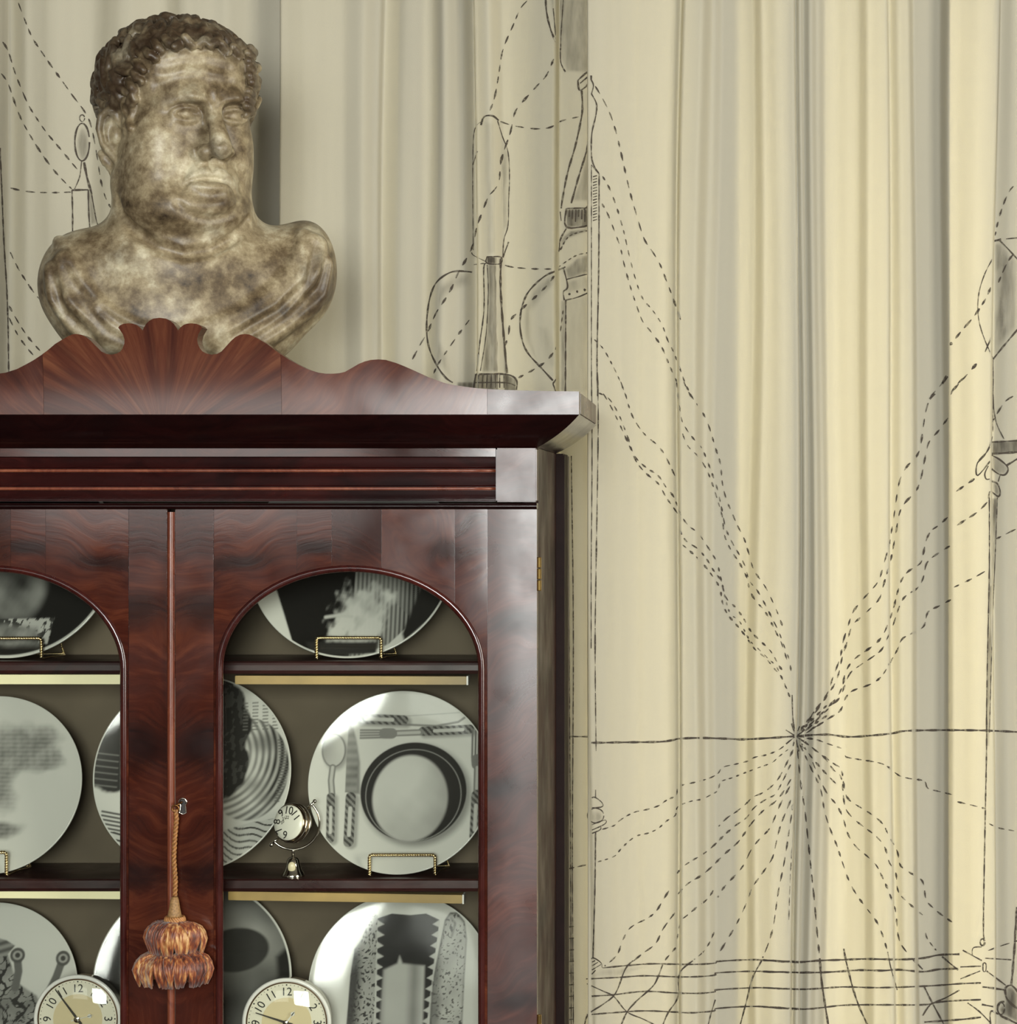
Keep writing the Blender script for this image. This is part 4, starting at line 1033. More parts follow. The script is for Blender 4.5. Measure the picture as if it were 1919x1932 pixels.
for n_, ang in ((11, 34), (10, 82), (9, 128), (8, 174), (7, 220), (6, 262)):
    a = math.radians(ang); rr_ = .62
    me = text_mesh(str(n_), rb * .58)
    me.transform(B4 @ Matrix.Translation((rb * rr_ * math.cos(a), rb * rr_ * math.sin(a), dialz(rr_) + .0007)) @ Matrix.Rotation(a - math.pi / 2, 4, 'Z')); link('numeral', me, M['ink_black'], dl)
    if n_ in (8, 9, 10):
        me = text_mesh(str(n_ + 12), rb * .24); rr_ = .26
        me.transform(B4 @ Matrix.Translation((rb * rr_ * math.cos(a), rb * rr_ * math.sin(a), dialz(rr_) + .0003)) @ Matrix.Rotation((a - math.pi / 2) * .4, 4, 'Z')); link('numeral', me, M['hand_dark'], dl)
# ------------------------------------------------------------------ curtains
YB, YA = 0.575, 0.490                 # mean depth of the rear and the front curtain
FOLD_B = [(-560,0),(-500,1.4),(-440,-.4),(-380,1.2),(-300,.2),(-240,1.6),(-170,-.2),(-110,1.3),(-40,.9),(8,1.2),(18,-.5),(60,.5),(110,.9),(170,.2),(230,1.3),(300,.2),(360,1.2),(430,.8),(485,-.9),(532,-1.5),(541,1.7),(580,1.9),(650,1.2),(690,1.6),(714,.6),(721,-.6),(760,.5),(800,.1),(830,1.1),(862,.2),(889,-.8),(896,1.5),(925,1.8),(955,.5),(1000,.2),(1052,.5),(1060,-1.0),(1115,-1.2),(1160,0),(1240,.5)]
FOLD_A = [(1111,1.9),(1118,2.2),(1133,2.2),(1160,2.0),(1210,1.3),(1272,.8),(1281,.4),(1287,1.9),(1312,2.0),(1334,.2),(1352,-.6),(1412,-.3),(1432,1.3),(1470,2.0),(1497,2.1),(1503,.4),(1511,1.2),(1519,.5),(1532,1.3),(1546,.4),(1562,-.6),(1580,-.8),(1622,-.1),(1642,1.5),(1676,2.0),(1683,.7),(1702,1.6),(1719,1.2),(1734,-.6),(1780,-.7),(1796,1.4),(1840,2.3),(1870,2.0),(1877,.2),(1900,.7),(1925,.2),(1955,1.8),(2000,0),(2060,1.6),(2120,-.2),(2190,1.4),(2260,0)]
def fold_fn(ctrl, y0, amp=1.0):
    cx = np.array([c[0] for c in ctrl], float); cy = np.array([c[1] for c in ctrl], float) * 0.01 * amp
    def fn(x, z):
        """world x,z arrays -> depth y of the cloth"""
        px = XP + x * F / (D + y0)
        zz = z - 1.6
        px = px + 7.0 * np.sin(1.9 * zz + px * 0.011) + 4.0 * np.sin(4.3 * zz + px * 0.023 + 1.0) - 4.0 * np.sin(px * 0.011 - 0.2)
        i = np.clip(np.searchsorted(cx, px) - 1, 0, len(cx) - 2)
        t = np.clip((px - cx[i]) / (cx[i+1] - cx[i]), 0, 1); t = t * t * (3 - 2 * t)
        d = cy[i] + (cy[i+1] - cy[i]) * t
        a = 1.0 + 0.18 * np.sin(1.3 * zz + px * 0.006)
        fine = 0.0004 * np.sin(px * 0.13 + 0.6 * np.sin(2.2 * zz)) + 0.0001 * np.sin(px * 0.31 + 1.3 + 1.2 * zz)
        return y0 - d * a - fine
    return fn
fnB, fnA = fold_fn(FOLD_B, YB, 1.9), fold_fn(FOLD_A, YA, 1.4)
def cloth(name, fn, y0, px0, px1, z0, z1, label, tucks, step=2.6, nz=64):
    xs = np.arange(PX(px0, y0), PX(px1, y0), step * (D + y0) / F); zs = np.linspace(z0, z1, nz)
    X, Zg = np.meshgrid(xs, zs, indexing='ij'); Y = fn(X, Zg)
    n, m = X.shape; idx = np.arange(n * m).reshape(n, m)
    vs = np.stack([X.ravel(), Y.ravel(), Zg.ravel()], 1); fs = np.stack([idx[:-1, :-1], idx[1:, :-1], idx[1:, 1:], idx[:-1, 1:]], -1).reshape(-1, 4)
    vl, fl = [vs], [fs]; base = len(vs)
    for a, b in tucks:                # cloth folded back on itself behind the face: edge a -> back to b -> out again
        t = np.concatenate([np.linspace(0, 1, 14), np.linspace(1, 0, 14)[1:]]); back = np.concatenate([np.linspace(.002, .012, 14), np.linspace(.013, .022, 13)])
        tx = PX(a, y0) + (PX(b, y0) - PX(a, y0)) * t
        X2, Z2 = np.meshgrid(tx, zs, indexing='ij'); Y2 = fn(X2, Z2) + back[:, None] + .004 * np.sin(9 * t)[:, None]
        i2 = base + np.arange(X2.size).reshape(X2.shape)
        vl.append(np.stack([X2.ravel(), Y2.ravel(), Z2.ravel()], 1)); fl.append(np.stack([i2[:-1, :-1], i2[1:, :-1], i2[1:, 1:], i2[:-1, 1:]], -1).reshape(-1, 4)); base += X2.size
    vs, fs = np.concatenate(vl), np.concatenate(fl)
    me = bpy.data.meshes.new(name); me.from_pydata(vs.tolist(), [], fs.tolist())
    o = link(name, me, M['linen'], smooth=True)
    md = o.modifiers.new('thickness', 'SOLIDIFY'); md.thickness = 0.0006; md.offset = 1.0
    return tag(o, label, 'curtain', 'hand-painted linen curtains')
curB = cloth('curtain', fnB, YB, -560, 1235, 0.03, 2.75, 'grey-cream pleated linen curtain behind the bust and cabinet, painted with dashed lines', [(-300,-380),(18,-30),(537,478),(716,690),(800,770),(893,838),(1058,1118)])
curA = cloth('curtain', fnA, YA, 1111, 2255, 0.03, 2.75, 'pale yellow pleated linen curtain at right painted with a starburst of dashed lines', [(1345,1400),(1502,1562),(1790,1722),(1876,1925)])

# --- the ink drawing on the cloth.  Traced paths are laid on each curtain's own surface.
CR = {1: (760, 0, 2.542), 3: (1000, 700, 2.684), 4: (1440, 700, 2.683), 5: (1020, 1350, 3.32), 6: (1440, 1350, 3.32), 7: (0, 0, 2.76), 8: (1700, 300, 2.76)}
EDGE = 1114
def lay(px, py, side, off):
    px = np.asarray(px, float); py = np.asarray(py, float)
    y0, fn = (YB, fnB) if side == 'B' else (YA, fnA)
    y = np.full_like(px, y0)
    for _ in range(8):
        k = (D + y) / F; y = 0.5 * y + 0.5 * fn((px - XP) * k, EYE - (py - YP) * k)
    y = y - off; k = (D + y) / F
    return np.stack([(px - XP) * k, y, EYE - (py - YP) * k], 1)
INKMB = {'A': MB(), 'B': MB()}
ir = random.Random(3)
def ribbon(pts, w, taper):
    """one continuous brush mark in photo px"""
    pts = np.array(pts, float)
    if len(pts) < 2: return
    side = 'A' if pts[:, 0].mean() >= EDGE else 'B'
    pts[:, 0] = np.maximum(pts[:, 0], EDGE + 1.5) if side == 'A' else pts[:, 0]
    t = np.gradient(pts, axis=0); t /= np.maximum(1e-6, np.hypot(t[:, 0], t[:, 1]))[:, None]
    nrm = np.stack([-t[:, 1], t[:, 0]], 1); n = len(pts)
    s = np.linspace(0, 1, n)
    ww = w * 0.5 * (1 + 0.22 * np.sin(s * n * 0.55 + ir.uniform(0, 6)))
    if taper: ww = ww * np.clip(np.sin(np.pi * (0.12 + 0.80 * s)), .25, 1)
    a, b = pts + nrm * ww[:, None], pts - nrm * ww[:, None]
    va, vb = lay(a[:, 0], a[:, 1], side, 0.0016), lay(b[:, 0], b[:, 1], side, 0.0016)
    INKMB[side].add(np.concatenate([va, vb]).tolist(), [(i, i + 1, n + i + 1, n + i) for i in range(n - 1)])
def resample(pts, step=3.0):
    pts = np.array(pts, float)
    # soften the traced corners
    if len(pts) > 2:
        q = [pts[0]]
        for i in range(len(pts) - 1):
            p0 = pts[max(0, i-1)]; p1 = pts[i]; p2 = pts[i+1]; p3 = pts[min(len(pts)-1, i+2)]
            for t in (.25, .5, .75, 1.0):
                q.append(0.5 * ((2*p1) + (-p0 + p2)*t + (2*p0 - 5*p1 + 4*p2 - p3)*t*t + (-p0 + 3*p1 - 3*p2 + p3)*t**3))
        pts = np.array(q)
    d = np.concatenate([[0], np.cumsum(np.hypot(*np.diff(pts, axis=0).T))])
    n = max(2, int(d[-1] / step) + 1); s = np.linspace(0, d[-1], n)
    return np.stack([np.interp(s, d, pts[:, 0]), np.interp(s, d, pts[:, 1])], 1), s
def st(c, pts, w=3.0, dash=None, closed=False):
    ox, oy, sc = CR[c] if c else (0, 0, 1.0)
    p = [(ox + x / sc, oy + y / sc) for x, y in pts]
    if closed: p = p + [p[0]]
    q, s = resample(p)
    # split where the path passes from one curtain to the other
    sideA = q[:, 0] >= EDGE
    if dash is None:
        i = 0
        while i < len(q):
            j = i
            while j < len(q) and sideA[j] == sideA[i]: j += 1
            ribbon(q[i:j], w, False); i = j
    else:
        on, off = dash; a = ir.uniform(0, off)
        while a < s[-1] - 2:
            L_ = on * ir.uniform(.75, 1.2); m = (s >= a) & (s <= a + L_)
            if m.sum() >= 2 and sideA[m].all() == sideA[m].any():
                seg_s = np.linspace(a, min(a + L_, s[-1]), 6)
                ribbon(np.stack([np.interp(seg_s, s, q[:, 0]), np.interp(seg_s, s, q[:, 1])], 1), w * ir.uniform(.8, 1.2), True)
            a += L_ + off * ir.uniform(.75, 1.25)
WASH = {'A': ([], [], []), 'B': ([], [], [])}
def wash(c, pts, alpha, step=3.0, soft=6.0):
    ox, oy, sc = CR[c]; p = np.array([(ox + x / sc, oy + y / sc) for x, y in pts])
    side = 'A' if p[:, 0].mean() >= EDGE else 'B'
    x0, y0 = p.min(0); x1, y1 = p.max(0)
    gx, gy = np.arange(x0, x1 + step, step), np.arange(y0, y1 + step, step)
    X, Y = np.meshgrid(gx, gy, indexing='ij'); u, v = X.ravel(), Y.ravel()
    ins = np.zeros(len(u), bool); best = np.full(len(u), 1e9); n = len(p)
    for i in range(n):
        (ax_, ay_), (bx_, by_) = p[i], p[(i+1) % n]
        ins ^= ((ay_ > v) != (by_ > v)) & (u < (bx_ - ax_) * (v - ay_) / ((by_ - ay_) or 1e-9) + ax_)
        dx, dy = bx_ - ax_, by_ - ay_; t = np.clip(((u - ax_) * dx + (v - ay_) * dy) / (dx*dx + dy*dy + 1e-9), 0, 1)
        best = np.minimum(best, np.hypot(u - ax_ - t*dx, v - ay_ - t*dy))
    al = np.where(ins, np.clip(best / soft, 0, 1), 0) * alpha
    vsx = lay(u, v, side, 0.0009); V_, F_, A_ = WASH[side]; b = len(V_)
    V_.extend(vsx.tolist()); A_.extend(al.tolist())
    idx = np.arange(len(u)).reshape(X.shape); al2 = al.reshape(X.shape)
    quad = np.stack([idx[:-1, :-1], idx[1:, :-1], idx[1:, 1:], idx[:-1, 1:]], -1).reshape(-1, 4)
    keep = np.maximum.reduce([al2[:-1, :-1], al2[1:, :-1], al2[1:, 1:], al2[:-1, 1:]]).ravel() > 0
    F_.extend((quad[keep] + b).tolist())
DS = (15, 10)
def ellipse(cx, cy, rx, ry, n=24): return [(cx + rx * math.cos(t), cy + ry * math.sin(t)) for t in np.linspace(0, 2 * math.pi, n)[:-1]]
# upper middle: knife, lenses, carving-tool handles
st(1, [(600,0),(565,40),(530,120),(480,240),(460,360),(440,470),(418,530)], 3.2, (18,9))
st(1, [(725,280),(690,360),(650,405),(600,460),(545,525),(528,580),(515,640),(490,710),(470,780),(462,870),(440,910),(410,945),(380,1020),(355,1090),(335,1180),(300,1250),(270,1300),(235,1380),(200,1440),(160,1500),(120,1590),(80,1660),(35,1745)], 4.0, (18,11))
st(1, [(685,-10),(690,60),(712,150),(745,220)], 3.4); st(1, [(722,40),(733,170)], 1.8); st(1, [(770,0),(760,150),(757,240)], 2.0)
wash(1, [(700,-10),(900,-10),(900,355),(785,345),(757,280),(740,200)], .26)
st(1, [(755,230),(758,300),(780,345)], 2.6); st(1, [(780,345),(890,352)], 6, (3,5))
st(1, [(840,385),(890,345),(902,385),(850,435)], 3.2, closed=True); st(1, [(850,400),(888,368)], 2.4)
st(1, [(858,435),(862,520),(850,600),(825,710),(790,830),(765,960),(760,1000)], 3.4)
st(1, [(905,385),(915,410),(905,450)], 2.4); st(1, [(905,450),(930,500),(925,560),(907,640),(905,740),(915,790),(940,830)], 2.6)
st(1, [(900,640),(880,730),(840,860),(808,975)], 3.4); wash(1, [(900,650),(900,970),(812,965),(850,850)], .26)
st(1, [(375,600),(390,560),(430,555),(460,578)], 3.2); st(1, [(460,580),(520,600),(560,608),(640,618),(710,610),(760,580),(845,560)], 3.2, (20,10))
st(1, [(455,580),(480,660),(505,730),(512,840),(508,960),(505,1080),(485,1150),(480,1230)], 1.9); st(1, [(508,1160),(480,1235)], 2.6)
wash(1, [(470,640),(510,740),(508,1090),(480,1110),(465,900)], .25); wash(1, [(385,580),(455,585),(470,1220),(400,1220)], .10)
st(1, [(385,580),(345,620),(336,780),(338,1200)], 1.5); st(1, [(358,725),(336,790)], 1.9)
wash(1, [(400,1228),(472,1228),(470,1268),(402,1266)], .75, 2, 3); st(1, [(403,1232),(470,1232),(468,1265),(403,1262)], 2.4, closed=True)
st(1, [(400,1262),(388,1290),(390,1480),(370,1640),(355,1780)], 2.4); st(1, [(405,1270),(410,1400),(400,1600),(372,1780)], 1.8)
st(1, [(470,1240),(470,1400),(485,1620),(500,1790)], 4.0); wash(1, [(403,1262),(470,1262),(490,1700),(495,1790),(375,1790),(405,1500)], .42); wash(1, [(440,1262),(470,1262),(490,1700),(495,1790),(460,1780)], .3)
wash(1, [(345,1788),(495,1788),(545,1820),(545,1880),(335,1880)], .62, 2.5, 3); st(1, [(350,1795),(495,1795),(545,1822),(545,1870)], 3.2); st(1, [(345,1835),(490,1835),(540,1850)], 2.4)
for q in range(7): st(1, [(365 + 20*q, 1797), (360 + 21*q, 1860)], 2.2)
st(1, [(350,1795),(340,1860)], 3); wash(1, [(260,1830),(340,1830),(340,1870),(255,1870)], .5, 2.5, 4)
st(1, [(333,1305),(270,1300),(220,1310),(165,1350),(135,1410),(118,1500),(115,1600),(130,1680),(165,1755),(205,1810),(240,1835)], 3.2)
wash(1, [(333,1310),(250,1310),(165,1370),(130,1480),(120,1600),(150,1720),(200,1790),(240,1820),(220,1700),(160,1600),(170,1480),(230,1400),(330,1370)], .24, 3, 14)
st(1, [(330,1210),(340,1225),(400,1255)], 1.6); st(1, [(335,1270),(400,1262)], 2.4, (8,6)); st(1, [(470,1265),(520,1280),(600,1288),(660,1290),(735,1290)], 3.2, (15,9))
st(1, [(330,1520),(270,1600),(200,1700),(165,1755),(140,1810)], 3.6, (14,9))
st(1, [(735,1300),(680,1325),(610,1390),(575,1460),(562,1550),(575,1640),(605,1700),(660,1760),(720,1825)], 3.2)
wash(1, [(735,1300),(680,1330),(615,1395),(580,1470),(570,1550),(590,1650),(650,1740),(620,1620),(620,1500),(680,1420),(740,1350)], .30, 3, 12); wash(1, [(640,1560),(700,1560),(750,1700),(750,1800),(680,1760)], .14, 3, 14)
st(1, [(740,1300),(700,1360),(640,1420),(600,1455),(545,1505),(515,1540),(508,1600),(490,1660)], 4.6, (16,12))
st(1, [(755,1640),(700,1720),(640,1765),(555,1812)], 4.4, (15,9)); st(1, [(770,1480),(755,1600)], 2.4, (10,6))
wash(1, [(783,1003),(902,998),(902,1088),(783,1092)], .55, 2.5, 4); st(1, [(785,1000),(785,1090),(902,1080)], 3.2); st(1, [(785,1000),(902,996)], 2.6)
for q in range(7): st(1, [(800 + 15*q, 1005), (798 + 15*q, 1040 + 12 * (q % 3))], 2.4)
st(1, [(902,975),(868,1005)], 3); st(1, [(785,1095),(755,1150),(750,1200),(735,1220),(735,1292),(780,1280)], 3.0)
st(1, [(755,1200),(790,1140),(840,1115),(902,1105)], 2.6, (8,3)); st(1, [(735,1290),(790,1250),(840,1222),(902,1210)], 2.6, (9,4)); st(1, [(755,1015),(760,1060)], 2.0)
st(1, [(770,1285),(785,1340),(790,1380),(770,1400),(775,1440)], 2.8); st(1, [(785,1340),(902,1310)], 2.0); st(1, [(775,1420),(830,1400),(902,1385)], 5.5, (4,3)); st(1, [(780,1440),(840,1425),(902,1398)], 2.4)
wash(1, [(775,1290),(840,1230),(902,1215),(902,1310),(790,1345)], .34); wash(1, [(755,1150),(800,1105),(902,1090),(902,1108),(790,1145),(755,1205)], .35, 3, 4); wash(1, [(785,1345),(902,1315),(902,1385),(775,1410)], .16)
st(1, [(782,1440),(780,1880)], 3.0); wash(1, [(755,1440),(782,1440),(780,1880),(755,1880)], .35, 3, 5); wash(1, [(782,1445),(902,1400),(902,1880),(780,1880)], .10)
st(1, [(720,1840),(748,1810),(745,1875)], 2.6); st(1, [(720,1840),(735,1880)], 2.2)
# hem of the right curtain
st(1, [(905,790),(905,1900)], 1.7); st(1, [(942,832),(940,1300),(932,1700),(935,1900)], 2.6); st(1, [(905,790),(942,835)], 1.8)
for q in range(16): st(1, [(912, 848 + 14*q), (932, 842 + 14*q)], 2.0)
st(3, [(312,0),(315,400),(310,1000),(305,1500),(300,1930)], 1.8); st(3, [(342,0),(346,300),(335,1000),(330,1400),(335,1925)], 2.8, (60,2))
# left family of dashed lines, falling to the starburst
st(1, [(915,400),(960,475),(1000,560),(1030,660),(1060,790),(1090,920),(1130,1060),(1160,1150),(1200,1210),(1235,1270),(1270,1360),(1300,1440),(1335,1540)], 3.4, (16,11))
st(1, [(955,840),(990,900),(1025,990),(1060,1110),(1090,1240),(1120,1350),(1150,1430),(1200,1490),(1245,1560),(1270,1630),(1300,1690),(1330,1770),(1360,1850),(1400,1925)], 3.0, (12,10))
st(1, [(955,975),(985,1030),(1020,1120),(1045,1190),(1060,1260),(1090,1370),(1120,1460),(1150,1540),(1190,1590),(1240,1660),(1270,1730),(1300,1800),(1320,1840)], 3.2, (12,10))
st(1, [(910,1620),(960,1670),(1000,1740),(1030,1800),(1060,1870),(1080,1925)], 2.4, (10,8))
DP = (12, 9)
st(3, [(455,40),(480,110),(520,230),(580,320),(640,370),(680,420),(720,500),(740,545)], 3.0, DP)
st(3, [(345,110),(400,140),(450,220),(490,320),(530,430),(590,490),(650,530),(690,590),(730,640),(760,720),(800,780),(850,820),(900,890),(950,970)], 3.0, DP)
st(3, [(360,95),(410,180),(450,260),(500,370),(540,460),(590,520),(650,570),(690,640),(740,710),(762,745)], 3.0, DP)
st(3, [(755,800),(790,860),(850,900),(900,960),(930,1010),(970,1060)], 3.4, DP); st(3, [(760,870),(820,920),(880,980),(940,1060),(965,1105)], 3.6, DP)
st(3, [(950,970),(990,1140),(1040,1195),(1080,1250),(1120,1320),(1170,1370),(1220,1420),(1260,1490),(1290,1530)], 3.2, (10,9))
st(3, [(965,1100),(975,1170),(1000,1230),(1050,1290),(1090,1340),(1140,1410),(1190,1450),(1240,1510),(1275,1550),(1300,1610),(1320,1660)], 3.2, (10,8))
st(3, [(970,1060),(1010,1220),(1060,1265),(1110,1360),(1160,1410),(1210,1460),(1250,1500),(1290,1590),(1310,1620)], 2.8, (8,9))
st(3, [(770,30),(800,100),(840,160),(880,220),(910,290),(940,390),(965,470),(975,570),(995,650),(1020,710),(1050,780),(1085,850),(1110,930),(1135,1010),(1190,1090),(1230,1170),(1260,1240),(1285,1310)], 3.2, (13,11))
st(3, [(740,30),(765,230),(790,290),(830,345),(870,390),(900,460),(930,540),(950,600),(970,690),(990,790),(1020,860),(1060,930),(1090,990),(1110,1060),(1150,1110),(1190,1180),(1230,1260),(1260,1320),(1290,1400),(1315,1470),(1325,1550)], 3.0, (12,10))
st(3, [(770,310),(800,380),(850,430),(890,490),(920,560),(940,620),(955,670),(975,740),(985,830),(1020,910),(1060,970),(1100,1050),(1110,1100),(1140,1160),(1185,1210),(1220,1270),(1250,1330),(1275,1380),(1310,1490)], 3.2, (12,10))
# horizon
st(3, [(302,1883),(500,1880),(650,1878),(720,1870),(755,1862),(860,1858),(1000,1862),(1100,1865),(1340,1850)], 3.8); st(3, [(130,1850),(295,1852)], 2.8)
st(4, [(170,1848),(320,1840),(430,1852),(550,1845),(650,1835),(720,1822),(900,1818),(1130,1820),(1300,1828)], 3.8)
for q in range(11):
    a = math.radians(-70 + 36 * q + ir.uniform(-9, 9)); L_ = ir.uniform(14, 30)
    st(0, [(1501.5, 1389), (1501.5 + L_ * math.cos(a), 1389 + L_ * math.sin(a))], 2.4)
st(3, [(1328,1640),(1332,1760),(1345,1840)], 2.2); st(0, [(1494,1365),(1501,1389),(1504,1410)], 3.4)
# right family, rising
st(4, [(930,30),(900,70),(850,130),(825,200),(810,290),(795,390),(770,440),(735,475),(705,520),(685,580),(670,680),(655,780),(635,890),(610,980),(590,1050),(560,1095),(505,1155),(455,1220),(430,1290),(405,1370),(390,1450),(350,1560),(320,1640),(190,1820)], 3.4, (17,12))
st(4, [(1020,30),(970,80),(950,120)], 4.2, (16,10))
st(4, [(945,225),(890,300),(840,360),(820,440),(800,540),(775,605),(720,665),(690,720),(670,830),(645,960),(610,1080),(590,1150),(545,1200),(490,1250),(450,1290),(425,1370),(400,1450),(380,1540),(340,1620),(195,1825)], 3.6, (17,12))
st(4, [(1280,120),(1230,150),(1200,190),(1165,250)], 4.2, (17,10)); st(4, [(1085,535),(1020,580),(955,625)], 5.0, (18,9))
st(4, [(945,730),(890,780),(850,810),(825,860),(810,930),(795,975),(740,1010),(705,1050),(680,1120),(660,1200),(635,1270),(610,1330),(570,1380),(500,1430),(450,1470),(415,1530),(400,1600),(350,1680),(195,1830)], 4.0, (16,10))
st(4, [(1138,660),(1090,710),(1030,750),(960,795)], 3.4, (18,8))
st(4, [(955,880),(890,920),(830,970),(810,1050),(780,1100),(720,1140),(690,1190),(660,1280),(630,1350),(600,1410),(550,1450),(490,1490),(440,1530),(410,1600),(390,1650),(340,1700),(200,1835)], 3.6, (16,10))
st(4, [(1280,800),(1180,850)], 3.4, (18,8)); st(4, [(1130,1010),(1060,1050),(965,1095)], 3.4, (17,9))
st(4, [(955,1155),(890,1190),(835,1220),(815,1290),(770,1320),(705,1355),(680,1410),(640,1480),(600,1545),(545,1585),(450,1620),(415,1660),(390,1720),(330,1760),(210,1838)], 3.4, (15,9))
for a_, b_ in (((200,1812),(325,1690)), ((215,1815),(330,1740)), ((190,1815),(300,1670)), ((230,1820),(320,1770))): st(4, [a_, b_], 4.0, (11,6))
# candle arm at the far right
st(4, [(1165,0),(1165,150),(1180,260),(1220,345)], 2.0); st(4, [(1160,330),(1140,400),(1085,465),(1085,530),(1150,455)], 2.6); st(4, [(1150,370),(1120,430),(1085,465)], 1.8)
wash(4, [(1153,355),(1295,350),(1295,412),(1153,422)], .62, 2.5, 3); st(4, [(1155,360),(1295,352)], 3); st(4, [(1155,420),(1295,410)], 4)
st(4, [(1155,425),(1200,450),(1240,490),(1225,525),(1190,520),(1150,490)], 3); wash(4, [(1155,425),(1200,450),(1240,490),(1225,525),(1190,520),(1150,490)], .3, 2.5, 4); st(4, [(1140,480),(1122,520),(1130,548),(1152,545)], 2.4); st(4, [(1200,525),(1190,560)], 1.8)
st(4, [(1148,555),(1185,570),(1200,610),(1190,636),(1150,608),(1142,645)], 3); wash(4, [(1150,555),(1190,575),(1198,615),(1190,634),(1150,605)], .35, 2.5, 4); st(4, [(1230,480),(1295,440)], 3.6)
wash(4, [(1146,640),(1188,640),(1164,1100),(1146,1900),(1128,1900),(1140,1100)], .55, 2.5, 4); st(4, [(1145,640),(1145,1000),(1135,1500),(1130,1830)], 2.4); st(4, [(1186,640),(1176,900),(1160,1300),(1146,1830)], 1.8)
st(8, [(600,130),(570,160),(540,220),(510,310),(490,400)], 3.4, (14,9)); st(8, [(484,427),(522,419)], 4.2); st(8, [(548,416),(610,410)], 2.2); st(8, [(515,425),(560,470),(610,525)], 2.6)
st(8, [(480,515),(440,590),(410,680),(400,770),(410,860),(440,950),(480,1040)], 2.0); st(8, [(480,1042),(530,980),(610,885)], 3.2); st(8, [(480,1040),(478,1420)], 1.8)
wash(8, [(485,430),(525,430),(610,530),(610,880),(485,1030)], .30, 3, 14); wash(8, [(485,440),(520,440),(545,560),(485,600)], .3, 3, 10); wash(8, [(485,820),(520,700),(540,820),(500,1000),(485,1020)], .3, 3, 10)
st(8, [(595,485),(560,530),(530,590),(495,675)], 4.4, (16,9)); st(8, [(475,650),(440,730),(380,820),(320,890),(255,970)], 5.0, (18,9)); st(8, [(470,930),(438,1005)], 2.6); st(8, [(395,1065),(320,1150),(260,1215)], 4.6, (17,10)); st(8, [(240,1130),(215,1170)], 5); st(8, [(175,1220),(150,1250)], 5)
# lower fan: dashes below the horizon
st(5, [(1570,150),(1500,210),(1420,245),(1340,262),(1300,285),(1220,305),(1140,325),(1110,365),(1050,395),(960,420),(865,445),(850,500),(790,530),(740,565),(660,590),(590,605),(530,635),(480,670),(460,690),(380,715)], 2.8, (11,7))
st(5, [(1560,205),(1490,260),(1450,295),(1370,325),(1290,355),(1200,390),(1130,415),(1110,470),(1060,500),(1010,525),(950,535),(860,570),(845,625),(790,660),(740,705),(680,735),(600,755),(540,800),(500,840),(465,880),(400,905),(345,920)], 2.8, (9,7)); st(5, [(290,935),(220,950),(175,960)], 3.4, (17,6))
st(5, [(1590,200),(1500,380),(1440,450),(1380,490),(1330,510),(1290,550),(1230,600),(1170,640),(1115,695)], 3.2, (16,8))
st(5, [(1575,290),(1480,480),(1420,520),(1340,575),(1290,640),(1220,690),(1150,750),(1100,800),(1050,845),(990,885),(900,940),(855,990)], 3.2, (14,8)); st(5, [(810,1088),(765,1160),(725,1225),(670,1270),(590,1310),(545,1350),(510,1420),(485,1490),(445,1535),(400,1570)], 3.2, (15,9))
st(5, [(1580,380),(1490,520),(1390,600),(1310,690),(1240,790),(1150,870),(1080,940),(1010,1000),(920,1055),(860,1120)], 3.4, (16,9)); st(5, [(850,1225),(800,1290),(760,1350),(720,1430),(640,1490),(580,1540)], 3.4, (16,9))
st(5, [(580,1535),(530,1590),(470,1740),(390,1810),(300,1870),(275,1940)], 2.6)
st(5, [(1575,420),(1500,560),(1440,700),(1375,770),(1320,840),(1270,940),(1220,1000),(1150,1075),(1110,1140)], 3.6, (17,10)); st(5, [(1090,1080),(1050,1145),(980,1200),(920,1250),(880,1280)], 3.4, (15,9)); st(5, [(875,1290),(855,1400)], 2.2, (12,9)); st(5, [(855,1445),(790,1520),(775,1545)], 3.2, (12,8))
st(5, [(765,1560),(735,1640),(700,1700),(600,1790),(540,1860),(505,1940)], 2.8)
st(5, [(1580,500),(1500,700),(1460,870),(1430,930),(1380,1000),(1325,1080),(1300,1150),(1260,1240),(1220,1320),(1160,1420),(1105,1510)], 3.2, (16,10)); st(5, [(1090,1350),(1060,1420),(1020,1480),(960,1530)], 3.2, (15,7)); st(5, [(955,1535),(870,1615),(862,1760),(800,1860),(765,1940)], 2.8)
st(5, [(1585,540),(1530,900),(1490,1100),(1460,1310),(1430,1420),(1390,1520)], 3.2, (17,10)); st(5, [(1385,1535),(1325,1650),(1290,1790),(1250,1940)], 2.8); st(5, [(1095,1780),(1070,1860),(1050,1940)], 2.2)
st(5, [(1600,220),(1590,600),(1565,1000),(1555,1300)], 1.8, (20,5))
st(5, [(400,1580),(550,1565),(700,1555),(850,1558),(1000,1558),(1100,1550),(1110,1540),(1300,1530),(1400,1532),(1560,1540),(1660,1545)], 2.9)
st(5, [(285,1650),(500,1640),(650,1630),(860,1637),(1000,1635),(1098,1625),(1105,1612),(1350,1602),(1660,1612)], 2.8)
st(5, [(320,1758),(450,1750),(650,1728),(850,1738),(1000,1740),(1095,1730),(1105,1718),(1350,1705),(1500,1710),(1660,1715)], 2.8)
st(5, [(290,1875),(450,1862),(650,1850),(850,1858),(950,1862),(1090,1850),(1105,1835),(1350,1822),(1660,1840)], 2.8)
st(5, [(290,1680),(400,1730),(460,1760),(540,1855),(640,1900),(720,1940)], 2.2)
